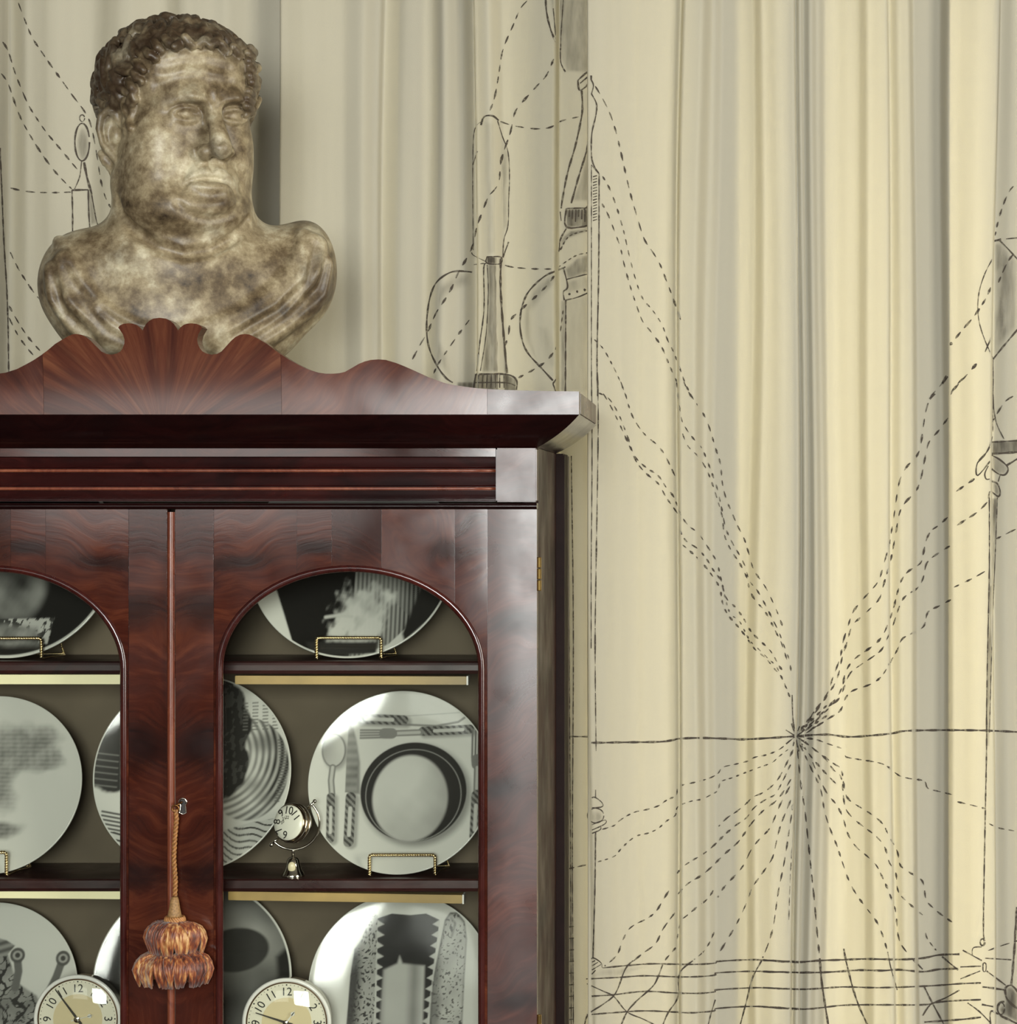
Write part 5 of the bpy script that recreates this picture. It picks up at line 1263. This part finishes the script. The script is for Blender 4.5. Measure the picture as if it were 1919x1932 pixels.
st(5, [(345,465),(345,515)], 1.8); st(5, [(312,520),(340,512),(385,545),(385,572),(312,578)], 2.0); st(5, ellipse(345, 627, 52, 46), 2.0); wash(5, ellipse(352, 635, 46, 42), .22, 2, 8); st(5, [(312,690),(360,668),(408,655),(402,680),(312,722)], 2.0); st(5, [(312,742),(375,715),(375,690)], 2.0)
st(5, [(345,730),(340,1100),(328,1520)], 2.6); st(5, [(300,1540),(330,1518),(380,1550),(385,1578),(400,1580)], 2.2)
for a_, b_ in (((312,1550),(342,1535)), ((312,1575),(360,1545)), ((312,1600),(378,1560)), ((312,1630),(345,1595))): st(5, [a_, b_], 1.8)
wash(5, [(312,1640),(380,1582),(560,1570),(700,1560),(500,1640)], .18, 3, 8); wash(5, [(312,600),(345,600),(340,1500),(312,1500)], .08)
st(6, [(250,140),(330,150),(400,175),(490,205)], 3.6, (12,7)); st(6, [(515,240),(520,260),(600,275),(720,295),(780,320),(850,375),(920,395),(1010,410),(1030,455),(1100,475),(1205,500)], 3.2, (14,7)); st(6, [(1215,540),(1300,560),(1390,582)], 3.2, (15,7)); st(6, [(1400,670),(1480,705),(1590,725)], 3.4, (13,8))
st(6, [(230,140),(330,220),(440,300),(490,340),(510,470),(540,530),(600,570),(680,620),(750,680),(790,760),(840,850),(860,940),(930,990),(1000,1040),(1020,1150),(1060,1200),(1120,1250),(1205,1308)], 3.4, (14,10))
st(6, [(235,150),(370,250),(440,340),(490,390),(510,560),(550,630),(620,690),(700,750),(760,820),(790,920),(830,980),(845,1100),(900,1165),(1000,1250)], 3.4, (15,10)); st(6, [(1018,1360),(1030,1400),(1085,1472)], 3.0, (12,6))
st(6, [(230,160),(310,270),(400,370),(475,445)], 4.0, (14,7)); st(6, [(300,270),(390,470),(460,560),(500,640),(530,740),(580,820),(650,880),(710,940),(750,1020),(790,1110),(830,1230),(850,1400),(905,1490)], 3.4, (15,10))
st(6, [(225,170),(300,330),(360,460),(385,600),(420,710),(460,810),(500,930),(540,1040),(590,1130),(650,1210),(710,1290),(750,1380),(778,1475)], 3.4, (15,10)); st(6, [(780,1480),(800,1580),(840,1720)], 2.0)
st(6, [(212,180),(235,420),(260,580),(280,770),(300,960),(320,1150),(335,1320),(355,1520)], 3.4, (22,11)); st(6, [(355,1520),(365,1650),(380,1760),(408,1940)], 3.8)
st(6, [(505,1460),(520,1540),(560,1700),(600,1820),(655,1940)], 3.4); st(6, [(930,1520),(1000,1590)], 3); st(6, [(1010,1700),(1060,1800),(1135,1940)], 3); st(6, [(1120,1510),(1222,1595)], 3); st(6, [(1000,1880),(1050,1810),(1140,1770),(1230,1720)], 2.6)
for pts, w_ in (([(0,1532),(200,1545),(350,1535),(500,1530),(650,1525),(850,1528),(1000,1520),(1100,1500),(1230,1495)], 3.6), ([(0,1605),(300,1610),(450,1605),(600,1595),(750,1598),(850,1592),(1000,1605),(1100,1590),(1222,1585)], 3.6), ([(0,1705),(250,1715),(500,1700),(700,1705),(900,1700),(1100,1690),(1230,1680),(1365,1675)], 3.0), ([(0,1825),(250,1840),(500,1815),(700,1812),(1000,1812),(1100,1795),(1230,1785),(1365,1780)], 3.0), ([(1010,1920),(1230,1905),(1365,1890)], 3.4), ([(1235,1575),(1365,1570)], 2.6), ([(1235,1650),(1360,1600)], 2.4)): st(6, pts, w_)
st(6, [(1400,-30),(1400,200),(1390,700),(1380,1300),(1385,1400)], 2.6); st(6, ellipse(1374, 1420, 14, 22), 3.4); st(6, [(1310,1500),(1315,1455),(1370,1450)], 2.2); st(6, [(1250,1470),(1370,1535)], 2.4); st(6, [(1390,1520),(1555,1530)], 2.2); st(6, [(1378,1552),(1395,1552),(1395,1600),(1378,1600)], 2.2, closed=True); st(6, [(1400,1600),(1520,1690)], 2.6); st(6, [(1372,1700),(1420,1705),(1520,1720)], 3.6); st(6, [(1370,1810),(1450,1825)], 3.2); st(6, [(1590,1200),(1572,1500),(1555,1690)], 4.0); st(6, [(1390,1480),(1470,1450),(1530,1430),(1595,1410)], 3.0, (18,8))
st(6, [(1515,1712),(1530,1695),(1560,1692),(1600,1735)], 3.6); st(6, [(1515,1715),(1525,1770),(1560,1810),(1600,1840)], 4.0); st(6, [(1512,1792),(1482,1800),(1468,1840),(1490,1880),(1540,1905),(1600,1935)], 4.0); st(6, ellipse(1490, 1835, 22, 38), 2.6)
wash(6, [(1518,1700),(1560,1692),(1600,1740),(1600,1930),(1500,1880),(1475,1840),(1512,1792)], .55, 2.5, 6); st(6, [(1425,1940),(1425,1852),(1475,1872)], 3.0); st(6, [(1280,1800),(1350,1850),(1420,1920)], 2.6)
# upper left: spoon, box, drooping dashes
st(7, [(88,-5),(120,80),(165,190),(210,260),(265,340),(330,430),(380,500),(430,565),(470,640),(500,780),(525,940),(550,1030),(580,1085)], 3.4, (18,10))
st(7, [(0,200),(40,260),(75,370),(110,460),(150,550),(200,630),(250,700),(310,770),(380,855),(415,895)], 3.6, (17,9)); st(7, [(0,375),(40,430),(75,530),(110,620),(160,710),(210,790),(260,860),(310,920),(375,985)], 3.8, (17,9))
st(7, [(40,975),(100,990),(170,1000),(270,1003),(370,1000)], 3.6, (16,9)); st(7, [(375,990),(460,988)], 3.4); st(7, [(375,990),(378,1100),(378,1225)], 2.8); st(7, [(460,988),(462,1100),(468,1190)], 2.8)
st(7, ellipse(428, 740, 38, 98), 3.0); wash(7, ellipse(432, 750, 36, 92), .30, 2.5, 8); st(7, ellipse(428, 615, 13, 18), 2.0); st(7, [(425,838),(415,920),(388,985)], 2.0); st(7, [(438,845),(455,930),(478,1010)], 4.2); st(7, [(475,1000),(500,1140),(510,1170)], 2.4); wash(7, [(455,990),(478,1000),(505,1160),(470,1180)], .35, 2.5, 5)
st(7, [(0,770),(10,1000),(20,1250),(35,1500),(42,1700),(45,1960)], 2.8)
st(7, [(45,1295),(90,1390),(140,1470),(190,1540),(255,1608)], 3.6, (17,9)); st(7, [(40,1580),(90,1670),(150,1760),(235,1855)], 3.8, (15,8)); st(7, [(45,1650),(90,1740),(140,1810),(200,1880)], 3.4, (14,9))
# faint lines on the strip of rear curtain beside the cabinet
st(0, [(1078,860),(1082,1200),(1080,1600),(1082,1932)], 2.0); st(0, [(1072,980),(1076,1500),(1078,1932)], 1.8)
for y_ in np.linspace(1750, 1925, 9): st(0, [(1060, y_), (1083, y_ - 2)], 2.0)
for side, cur in (('A', curA), ('B', curB)):
    o = INKMB[side]; me = bpy.data.meshes.new('ink_drawing'); me.from_pydata(o.v, [], o.f); tag(link('ink_drawing', me, M['ink'], cur), 'sepia ink drawing of dashed lines on the cloth', kind='stuff')
    V_, F_, A_ = WASH[side]
    me = bpy.data.meshes.new('ink_wash'); me.from_pydata(V_, [], F_)
    at = me.attributes.new('wash', 'FLOAT', 'POINT'); at.data.foreach_set('value', np.array(A_, np.float32))
    tag(link('ink_wash', me, M['wash'], cur), kind='stuff')
# ------------------------------------------------------------------ stone bust, modelled as one distance field
BS = 1375.6                              # px per metre at the bust
BX, BY, BZ = PX(340, 0.155), 0.155, ZTOP
PHI = math.atan2(-BX, D + BY); EL = 0.165
def V(px, py, v):
    """photo position + distance v towards the viewer -> bust coordinates (s right, v front, c up)"""
    return np.array([(px - 340) / BS, v, (752 - py) / BS - EL * v])
TH = math.radians(25)
def H(a, b, py):
    """head coordinates: a to the sitter's left, b forward"""
    s = a * math.cos(TH) + b * math.sin(TH); v = b * math.cos(TH) - a * math.sin(TH)
    return np.array([s, v, (752 - py) / BS - EL * v])
HV = 0.0020
lo = np.array([-0.215, -0.135, 0.0010]); hi = np.array([0.235, 0.150, 0.545])
dims = np.ceil((hi - lo) / HV).astype(int) + 1
gx, gy, gz = [lo[i] + HV * np.arange(dims[i]) for i in range(3)]
gx, gy, gz = gx.astype(np.float32), gy.astype(np.float32), gz.astype(np.float32)
VOL = np.full(dims, 0.5, np.float32)
def smin(a, b, k):
    h = np.clip(0.5 + 0.5 * (b - a) / k, 0, 1); return b + (a - b) * h - k * h * (1 - h)
def apply(fn, c, ext, k, mode='u'):
    """blend a primitive into the field inside its bounding box"""
    c = np.asarray(c, float); ext = np.asarray(ext, float) + k * 1.6 + 0.006
    i0 = np.maximum(0, np.floor((c - ext - lo) / HV).astype(int)); i1 = np.minimum(dims, np.ceil((c + ext - lo) / HV).astype(int) + 1)
    if (i1 <= i0).any(): return
    sl = tuple(slice(a, b) for a, b in zip(i0, i1))
    x, y, z = gx[sl[0]][:, None, None], gy[sl[1]][None, :, None], gz[sl[2]][None, None, :]
    d = fn(x, y, z).astype(np.float32); o = VOL[sl]
    VOL[sl] = smin(o, d, k) if mode == 'u' else -smin(-o, d, k)
def ell(c, r, k=0.01, yaw=TH, tilt=0.0, mode='u'):
    cy, sy = math.cos(yaw), math.sin(yaw); ct, stt = math.cos(tilt), math.sin(tilt); r = np.asarray(r, float)
    def fn(x, y, z):
        dx, dy, dz = x - c[0], y - c[1], z - c[2]
        a = dx * cy - dy * sy; b = dx * sy + dy * cy            # a sideways, b forward
        b, dz = b * ct + dz * stt, -b * stt + dz * ct
        k0 = np.sqrt((a / r[0]) ** 2 + (b / r[1]) ** 2 + (dz / r[2]) ** 2); k1 = np.sqrt((a / r[0] ** 2) ** 2 + (b / r[1] ** 2) ** 2 + (dz / r[2] ** 2) ** 2) + 1e-9
        return k0 * (k0 - 1) / k1
    e = max(r[0], r[1]); apply(fn, c, (e, e, max(r[2], r[1] if tilt else 0)), k, mode)
def cap(pts, rs, k=0.006, mode='u'):
    """tapering rounded stroke through points"""
    if not isinstance(rs, (list, tuple)): rs = [rs] * len(pts)
    pts = [np.asarray(p, float) for p in pts]
    allp = np.array(pts); mn, mx = allp.min(0), allp.max(0); c = (mn + mx) / 2; ext = (mx - mn) / 2 + max(rs)
    def fn(x, y, z):
        best = None
        for p, q, r0, r1 in zip(pts[:-1], pts[1:], rs[:-1], rs[1:]):
            d = q - p; L2 = float(d @ d) + 1e-12
            t = np.clip(((x - p[0]) * d[0] + (y - p[1]) * d[1] + (z - p[2]) * d[2]) / L2, 0, 1)
            dd = np.sqrt((x - p[0] - t * d[0]) ** 2 + (y - p[1] - t * d[1]) ** 2 + (z - p[2] - t * d[2]) ** 2) - (r0 + (r1 - r0) * t)
            best = dd if best is None else np.minimum(best, dd)
        return best
    apply(fn, c, ext, k, mode)
def surf(px, py, v0=0.15):
    """depth v of the present surface seen at a photo position"""
    v = v0
    while v > -0.12:
        p = V(px, py, v); i = np.round((p - lo) / HV).astype(int)
        if (i >= 0).all() and (i < dims).all() and VOL[tuple(i)] < 0: return v
        v -= 0.001
    return -0.02
def on(px, py, out=0.0): return V(px, py, surf(px, py) + out)
# --- chest and shoulders
ell(V(357, 548, -0.005), (0.182, 0.098, 0.112), 0.02, yaw=0.05)
ell(V(146, 535, 0.0), (0.040, 0.062, 0.058), 0.05, yaw=0)
ell(V(576, 490, -0.01), (0.038, 0.060, 0.058), 0.05, yaw=0)
ell(V(338, 615, 0.01), (0.150, 0.088, 0.082), 0.03, yaw=0)
ell(V(325, 690, 0.0), (0.072, 0.062, 0.062), 0.03, yaw=0)
cap([V(330, 700, 0), (V(330, 752, 0)[0], 0, 0.012)], [0.058, 0.064], 0.01)
ell(V(350, 490, 0.02), (0.12, 0.05, 0.05), 0.03, yaw=0)            # upper chest
# --- neck
cap([V(345, 470, -0.012), V(343, 300, -0.018)], [0.098, 0.090], 0.028)
cap([V(262, 470, 0.045), V(238, 350, 0.03)], [0.018, 0.012], 0.03)
# --- drapery: thickened cloth below a drooping neckline
nk = [(120, 455), (146, 492), (165, 524), (190, 556), (225, 586), (270, 605), (330, 611), (390, 600), (450, 574), (505, 536), (545, 492), (562, 452), (566, 430)]
neck = [on(*p, -0.001) for p in nk]
f1 = [[(108, 505), (116, 560), (150, 612), (210, 648)], [(128, 485), (150, 560), (200, 618), (262, 655)], [(140, 560), (200, 590), (262, 632), (330, 650)],
      [(600, 448), (590, 500), (540, 560), (460, 612), (380, 640)], [(612, 485), (600, 545), (540, 596), (470, 640)], [(582, 440), (566, 500), (510, 560), (430, 606), (350, 628)], [(560, 560), (500, 608), (420, 650)], [(470, 640), (520, 610), (585, 566)]]
folds = [[on(*p, 0.0005) for p in f] for f in f1]
cap(neck, [0.006] * len(neck), 0.010)
for i, f in enumerate(folds): cap(f, [0.007, 0.009, 0.008, 0.007, 0.006][:len(f)], 0.014)
grooves = [[(132, 500), (160, 560), (210, 612), (262, 640)], [(590, 450), (575, 520), (520, 572), (440, 618)], [(612, 470), (598, 530), (545, 582), (480, 625)], [(110, 520), (132, 585), (180, 632)], [(300, 628), (250, 612), (200, 575)]]
for g in grooves: cap([on(*p, 0.004) for p in g], 0.0050, 0.008, 's')
# --- skull and face masses
ell(H(0, -0.012, 167), (0.099, 0.119, 0.091), 0.01)
ell(H(-0.008, 0.006, 262), (0.084, 0.088, 0.112), 0.03)
ell(H(0, 0.052, 142), (0.072, 0.040, 0.056), 0.04)                 # forehead
for s, w_ in ((-1, 1.0), (1, 0.72)):
    ell(H(s * 0.054 * w_, 0.036, 322), (0.038, 0.046, 0.056), 0.025)    # jowls
    ell(H(s * 0.054 * w_, 0.058, 248), (0.026, 0.028, 0.026), 0.025)    # cheekbones
    ell(H(s * 0.056 * w_, 0.046, 285), (0.032, 0.040, 0.046), 0.025)
ell(H(-0.006, 0.034, 398), (0.089, 0.082, 0.048), 0.014)           # double chin
ell(H(-0.03, 0.036, 372), (0.060, 0.056, 0.040), 0.02)
ell(H(0.022, 0.036, 372), (0.050, 0.052, 0.040), 0.02)
ell(H(0, 0.080, 328), (0.042, 0.028, 0.036), 0.02)                 # muzzle
ell(H(0, 0.094, 368), (0.030, 0.026, 0.021), 0.012)                # chin
def sv(pts, out, r, k): cap([on(px, py, out) for px, py in pts], r, k, 's')
def av(pts, out, r, k): cap([on(px, py, out) for px, py in pts], r, k)
# creases under the chin ball and under the jowl
sv([(336, 376), (350, 390), (372, 401), (398, 405), (425, 399), (446, 382)], 0.002, [.002, .004, .005, .005, .004, .002], 0.010)
sv([(226, 372), (234, 400), (262, 434), (300, 457), (345, 469), (400, 460), (440, 438), (464, 404)], 0.001, [.004, .006, .008, .009, .009, .009, .008, .005], 0.006)
# --- brow, sockets, eyes
for s in (-1, 1):
    cap([H(s * 0.010, 0.101, 190), H(s * 0.030, 0.103, 182), H(s * 0.058, 0.078, 194)], [0.009, 0.013, 0.010], 0.012)
    ell(H(s * 0.034, 0.110, 211), (0.027, 0.030, 0.0170), 0.008, mode='s')
    ell(H(s * 0.016, 0.106, 210), (0.009, 0.012, 0.012), 0.008, mode='s')
    ell(H(s * 0.035, 0.077, 213), (0.0190, 0.0185, 0.0150), 0.003)
    E = lambda t, rz, r=0.0185: H(s * (0.035 + 0.0185 * math.cos(t)), 0.077 + math.sqrt(max(1e-6, r * r - (0.0135 * math.cos(t)) ** 2)) * 1.04, 213 - rz * math.sin(t) * BS)
    up = [E(t, 0.0095) for t in np.linspace(math.pi, 0, 8)]; dn = [E(-t, 0.0080) for t in np.linspace(math.pi, 0, 8)]
    cap(up, 0.0036, 0.003); cap(dn, 0.0028, 0.003)
av([(330, 228), (352, 233), (372, 226)], -0.002, 0.005, 0.012); av([(425, 230), (442, 231), (456, 224)], -0.002, 0.004, 0.012)
ell(H(0, 0.098, 176), (0.015, 0.012, 0.014), 0.014)
# frown and forehead furrows
sv([(393, 158), (395, 172), (398, 186)], 0.0008, 0.0028, 0.006); sv([(412, 160), (412, 176)], 0.0008, 0.0025, 0.006)
sv([(300, 160), (330, 147), (365, 142), (395, 146), (430, 148)], 0.0018, 0.0026, 0.014); sv([(310, 128), (345, 118), (390, 118), (430, 126)], 0.0020, 0.0025, 0.014)
# --- nose, chipped on the bridge
cap([H(0, 0.097, 196), H(0, 0.112, 228), H(0, 0.121, 256), H(0, 0.124, 272)], [0.009, 0.0105, 0.0135, 0.0155], 0.012)
for s in (-1, 1):
    ell(H(s * 0.0165, 0.108, 281), (0.0105, 0.014, 0.0115), 0.006)
    ell(H(s * 0.0090, 0.120, 294), (0.0055, 0.008, 0.0055), 0.004, mode='s')
ell(on(408, 256, 0.002), (0.007, 0.005, 0.007), 0.003, mode='s')
sv([(374, 268), (366, 280), (370, 292)], 0.001, 0.0024, 0.005)
sv([(366, 290), (354, 308), (344, 330), (340, 352)], 0.001, [.003, .0032, .0028, .002], 0.010); sv([(428, 288), (446, 308), (453, 330), (452, 350)], 0.001, [.003, .003, .0026, .002], 0.010)
# --- mouth, corners drawn down
av([(352, 333), (366, 324), (383, 318), (393, 316), (399, 319), (406, 317), (418, 321), (430, 330), (438, 345)], -0.001, [.002, .0035, .0046, .005, .0044, .005, .0044, .0035, .002], 0.006)
av([(362, 342), (378, 344), (397, 346), (415, 345), (430, 345)], -0.001, [.003, .0055, .0064, .0055, .003], 0.006)
sv([(345, 346), (352, 337), (366, 331), (383, 328), (398, 328), (413, 331), (428, 338), (438, 350), (440, 360)], 0.001, [.0016, .002, .0022, .0024, .0024, .0024, .0022, .002, .0016], 0.003)
sv([(374, 359), (395, 362), (416, 359)], 0.0015, 0.004, 0.009); sv([(397, 299), (398, 311)], 0.0005, 0.0030, 0.006)
# --- ear on the viewer's left
ve = surf(222, 255)
Q = lambda px, py, o: V(px + 7, py, ve + o - (226 - px) / BS * 0.55)
ell(Q(208, 252, 0.0), (0.019, 0.012, 0.032), 0.006, yaw=-0.5)
cap([Q(226, 262, .004), Q(225, 240, .008), Q(217, 219, .012), Q(202, 211, .014), Q(190, 222, .015), Q(187, 245, .015), Q(194, 272, .013), Q(207, 290, .010), Q(219, 302, .007), Q(225, 294, .005)], [.003, .004, .0046, .005, .005, .005, .0048, .0055, .006, .005], 0.003)
cap([Q(214, 228, .008), Q(203, 240, .009), Q(203, 258, .009), Q(211, 274, .008), Q(220, 282, .007)], .0036, 0.004)
ell(Q(216, 257, .014), (0.009, 0.010, 0.014), 0.004, yaw=-0.5, mode='s')
cap([Q(197, 228, .016), Q(194, 248, .016), Q(199, 270, .014)], .0022, 0.003, 's')
# --- hair: comma locks laid over the skull
hr = np.random.default_rng(21)
hc = H(0, -0.012, 167); hr_r = np.array([0.100, 0.120, 0.092])
def scalp(a, b, c, out):
    n = np.array([a, b, c]) / np.linalg.norm(np.array([a, b, c]) / hr_r)
    n = n * (1 + out / np.linalg.norm(n)); s = n[0] * math.cos(TH) + n[1] * math.sin(TH); v = n[1] * math.cos(TH) - n[0] * math.sin(TH)
    return np.array([hc[0] + s, hc[1] + v, hc[2] + n[2]])
def hairline(u):
    """lowest c (fraction of radius) where hair grows, u = forward fraction -1..1"""
    return np.interp(u, [-1, -0.5, -0.15, 0.10, 0.30, 0.42, 0.60, 0.75, 1.0], [-0.95, -0.95, -0.75, -0.55, -0.45, -0.05, 0.30, 0.42, 0.42])
cells = []
N = 2000; ga = math.pi * (3 - 5 ** .5)
for i in range(N):
    c = 1 - 2 * (i + .5) / N; r = math.sqrt(1 - c * c); a, b = r * math.cos(ga * i), r * math.sin(ga * i)
    if c > hairline(b): cells.append((a, b, c))
hr.shuffle(cells)
cells = [q for i, q in enumerate(cells) if i % 10 < 4]
NEAR = lambda q: q[2] - hairline(q[1])
for a, b, c in cells:
    # flow: away from the crown, forward and down, with a sideways curl
    p = np.array([a, b, c]); crown = np.array([0, -0.45, 0.9]); t = p - crown * (p @ crown); t = t / (np.linalg.norm(t) + 1e-6)
    t = t + np.array([0, 0.35, -0.25]); n = p; t = t - n * (t @ n); t /= np.linalg.norm(t) + 1e-9
    w_ = np.cross(n, t); curl = hr.choice([-1, 1]) * hr.uniform(.5, 1.2); L_ = hr.uniform(.22, .36); near = min(1, max(0, NEAR((a, b, c)) / .3))
    rad = hr.uniform(.0048, .0072); up_ = hr.uniform(.0005, .0085) + (1 - near) * .003
    pts = []
    for q in range(4):
        u = q / 3; d = p + t * L_ * u + w_ * curl * L_ * .9 * u * u
        pts.append(scalp(*d, up_ * (1 - .45 * u)))
    cap(pts, [rad * .8, rad, rad * .8, rad * .35], 0.0010)
# drilled curls at both temples
TEMPLE = []
for px, py, dx in ((262, 150, 6), (270, 128, 8), (284, 110, 9), (300, 96, 9), (255, 172, 5), (250, 192, 4), (318, 88, 9), (336, 84, 8), (356, 82, 8), (378, 82, 8), (400, 84, 8), (422, 88, 8), (442, 94, 8)):
    px += hr.uniform(-4, 4); py += hr.uniform(-5, 5); dx *= hr.choice([-1, 1, 1]) * hr.uniform(.7, 1.2); TEMPLE.append((px, py))
    cap([on(px - dx, py - 12, .003), on(px, py - 2, .005), on(px + dx, py + 3, .005), on(px + dx * .6, py + 9, .003)], [.006, .007, .0055, .003], .0012)
    cap([on(px + dx * .2, py + 5, .004), on(px - dx * .6, py + 8, .004)], [.003, .002], .002, 's')
for py in (90, 101, 116, 127, 143, 155, 172, 184, 200):
    px = 471 - max(0, py - 170) * .10 + hr.uniform(-6, 4); TEMPLE.append((px, py)); cap([on(px - 4, py - 7, .003), on(px + 3, py, .006), on(px + hr.uniform(-8, 4), py + hr.uniform(7, 13), .004)], [.006, hr.uniform(.006, .0088), .004], .0014)
# sideburn and nape
for px, py in ((246, 215), (240, 232), (252, 200), (255, 180), (238, 200), (248, 232)):
    cap([on(px, py, .001), on(px + 4, py + 10, .002), on(px + 1, py + 19, .001)], [.005, .0055, .003], .004)
for px, py in ((198, 292), (206, 300), (212, 308), (218, 316), (222, 326)):
    cap([V(px, py, ve - .02), V(px + 4, py + 10, ve - .018), V(px + 3, py + 18, ve - .018)], [.006, .006, .003], .004)

def surface_nets(vol):
    nx, ny, nz = vol.shape; ins = vol < 0
    corner = [(i, j, k) for i in (0, 1) for j in (0, 1) for k in (0, 1)]
    cnt = np.zeros((nx-1, ny-1, nz-1), np.int8)
    for i, j, k in corner: cnt += ins[i:nx-1+i, j:ny-1+j, k:nz-1+k]
    act = (cnt > 0) & (cnt < 8); ci = np.argwhere(act)
    idx = np.full(act.shape, -1, np.int64); idx[act] = np.arange(len(ci))
    pos = np.zeros((len(ci), 3)); num = np.zeros(len(ci))
    for a in corner:
        for ax in range(3):
            if a[ax]: continue
            b = list(a); b[ax] = 1
            va = vol[ci[:, 0]+a[0], ci[:, 1]+a[1], ci[:, 2]+a[2]]; vb = vol[ci[:, 0]+b[0], ci[:, 1]+b[1], ci[:, 2]+b[2]]
            m = (va < 0) != (vb < 0); t = np.where(m, va / np.where(va == vb, 1, va - vb), 0)
            p = np.tile(np.array(a, float), (len(ci), 1)); p[:, ax] += t
            pos[m] += p[m]; num[m] += 1
    pos = (ci + pos / num[:, None]) * HV + lo
    quads = []
    for ax in range(3):
        u, v = (ax + 1) % 3, (ax + 2) % 3
        sl0 = [slice(None)] * 3; sl1 = [slice(None)] * 3; sl0[ax] = slice(0, -1); sl1[ax] = slice(1, None)
        s0, s1 = ins[tuple(sl0)], ins[tuple(sl1)]
        e = np.argwhere(s0 != s1); e = e[(e[:, u] > 0) & (e[:, v] > 0) & (e[:, u] < vol.shape[u]-1) & (e[:, v] < vol.shape[v]-1)]
        flip = s0[e[:, 0], e[:, 1], e[:, 2]]
        def cell(du, dv):
            q = e.copy(); q[:, u] -= du; q[:, v] -= dv; return idx[q[:, 0], q[:, 1], q[:, 2]]
        q = np.stack([cell(0, 0), cell(1, 0), cell(1, 1), cell(0, 1)], 1)
        q[~flip] = q[~flip][:, ::-1]
        quads.append(q)
    return pos, np.concatenate(quads)
# pit the surface a little, then extract
pos, quads = surface_nets(VOL)
cph, sph = math.cos(PHI), math.sin(PHI)
W = np.stack([pos[:, 0] * cph + pos[:, 1] * sph, pos[:, 0] * sph - pos[:, 1] * cph, pos[:, 2]], 1)
me = bpy.data.meshes.new('portrait_bust'); me.from_pydata(W.tolist(), [], quads[:, ::1].tolist())
# brown varnish: on the hair, the ends of the shoulders and the nose
d = pos - hc; a_ = d[:, 0] * math.cos(TH) - d[:, 1] * math.sin(TH); b_ = d[:, 0] * math.sin(TH) + d[:, 1] * math.cos(TH)
q = np.stack([a_ / hr_r[0], b_ / hr_r[1], d[:, 2] / hr_r[2]], 1); rq = np.linalg.norm(q, axis=1); cN = q[:, 2] / np.maximum(rq, 1e-6); bN = q[:, 1] / np.maximum(rq, 1e-6)
hair = np.clip((cN - hairline(bN)) / .10, 0, 1) * (rq > .985)
pat = 0.42 * hair
for c_, r_, w_ in ((V(125, 500, .05), .045, .28), (V(225, 480, .08), .032, .22), (V(600, 530, .03), .045, .34), (V(560, 430, .0), .04, .22), (V(400, 270, .12), .016, .25), (V(335, 180, .1), .03, .12), (V(355, 560, .1), .03, .1), (V(400, 395, .1), .03, .1), (V(300, 440, .09), .03, .08)):
    pat = np.maximum(pat, w_ * np.exp(-(((pos - c_) / r_) ** 2).sum(1)))
for px, py in TEMPLE:
    dd = np.hypot((pos[:, 0] - (px - 340) / BS) * 1.0, (pos[:, 2] + EL * pos[:, 1]) - (752 - py) / BS); pat = np.maximum(pat, np.where(pos[:, 1] > -.03, .34 * np.clip(1.6 - dd / .010, 0, 1), 0))
at = me.attributes.new('patina', 'FLOAT', 'POINT'); at.data.foreach_set('value', pat.astype(np.float32))
bust = link('portrait_bust', me, M['stone'], smooth=True, loc=(BX, BY, BZ - 0.0015))
tag(bust, 'mottled brown stone bust of a heavy-jowled man with curly hair and draped shoulders', 'bust')
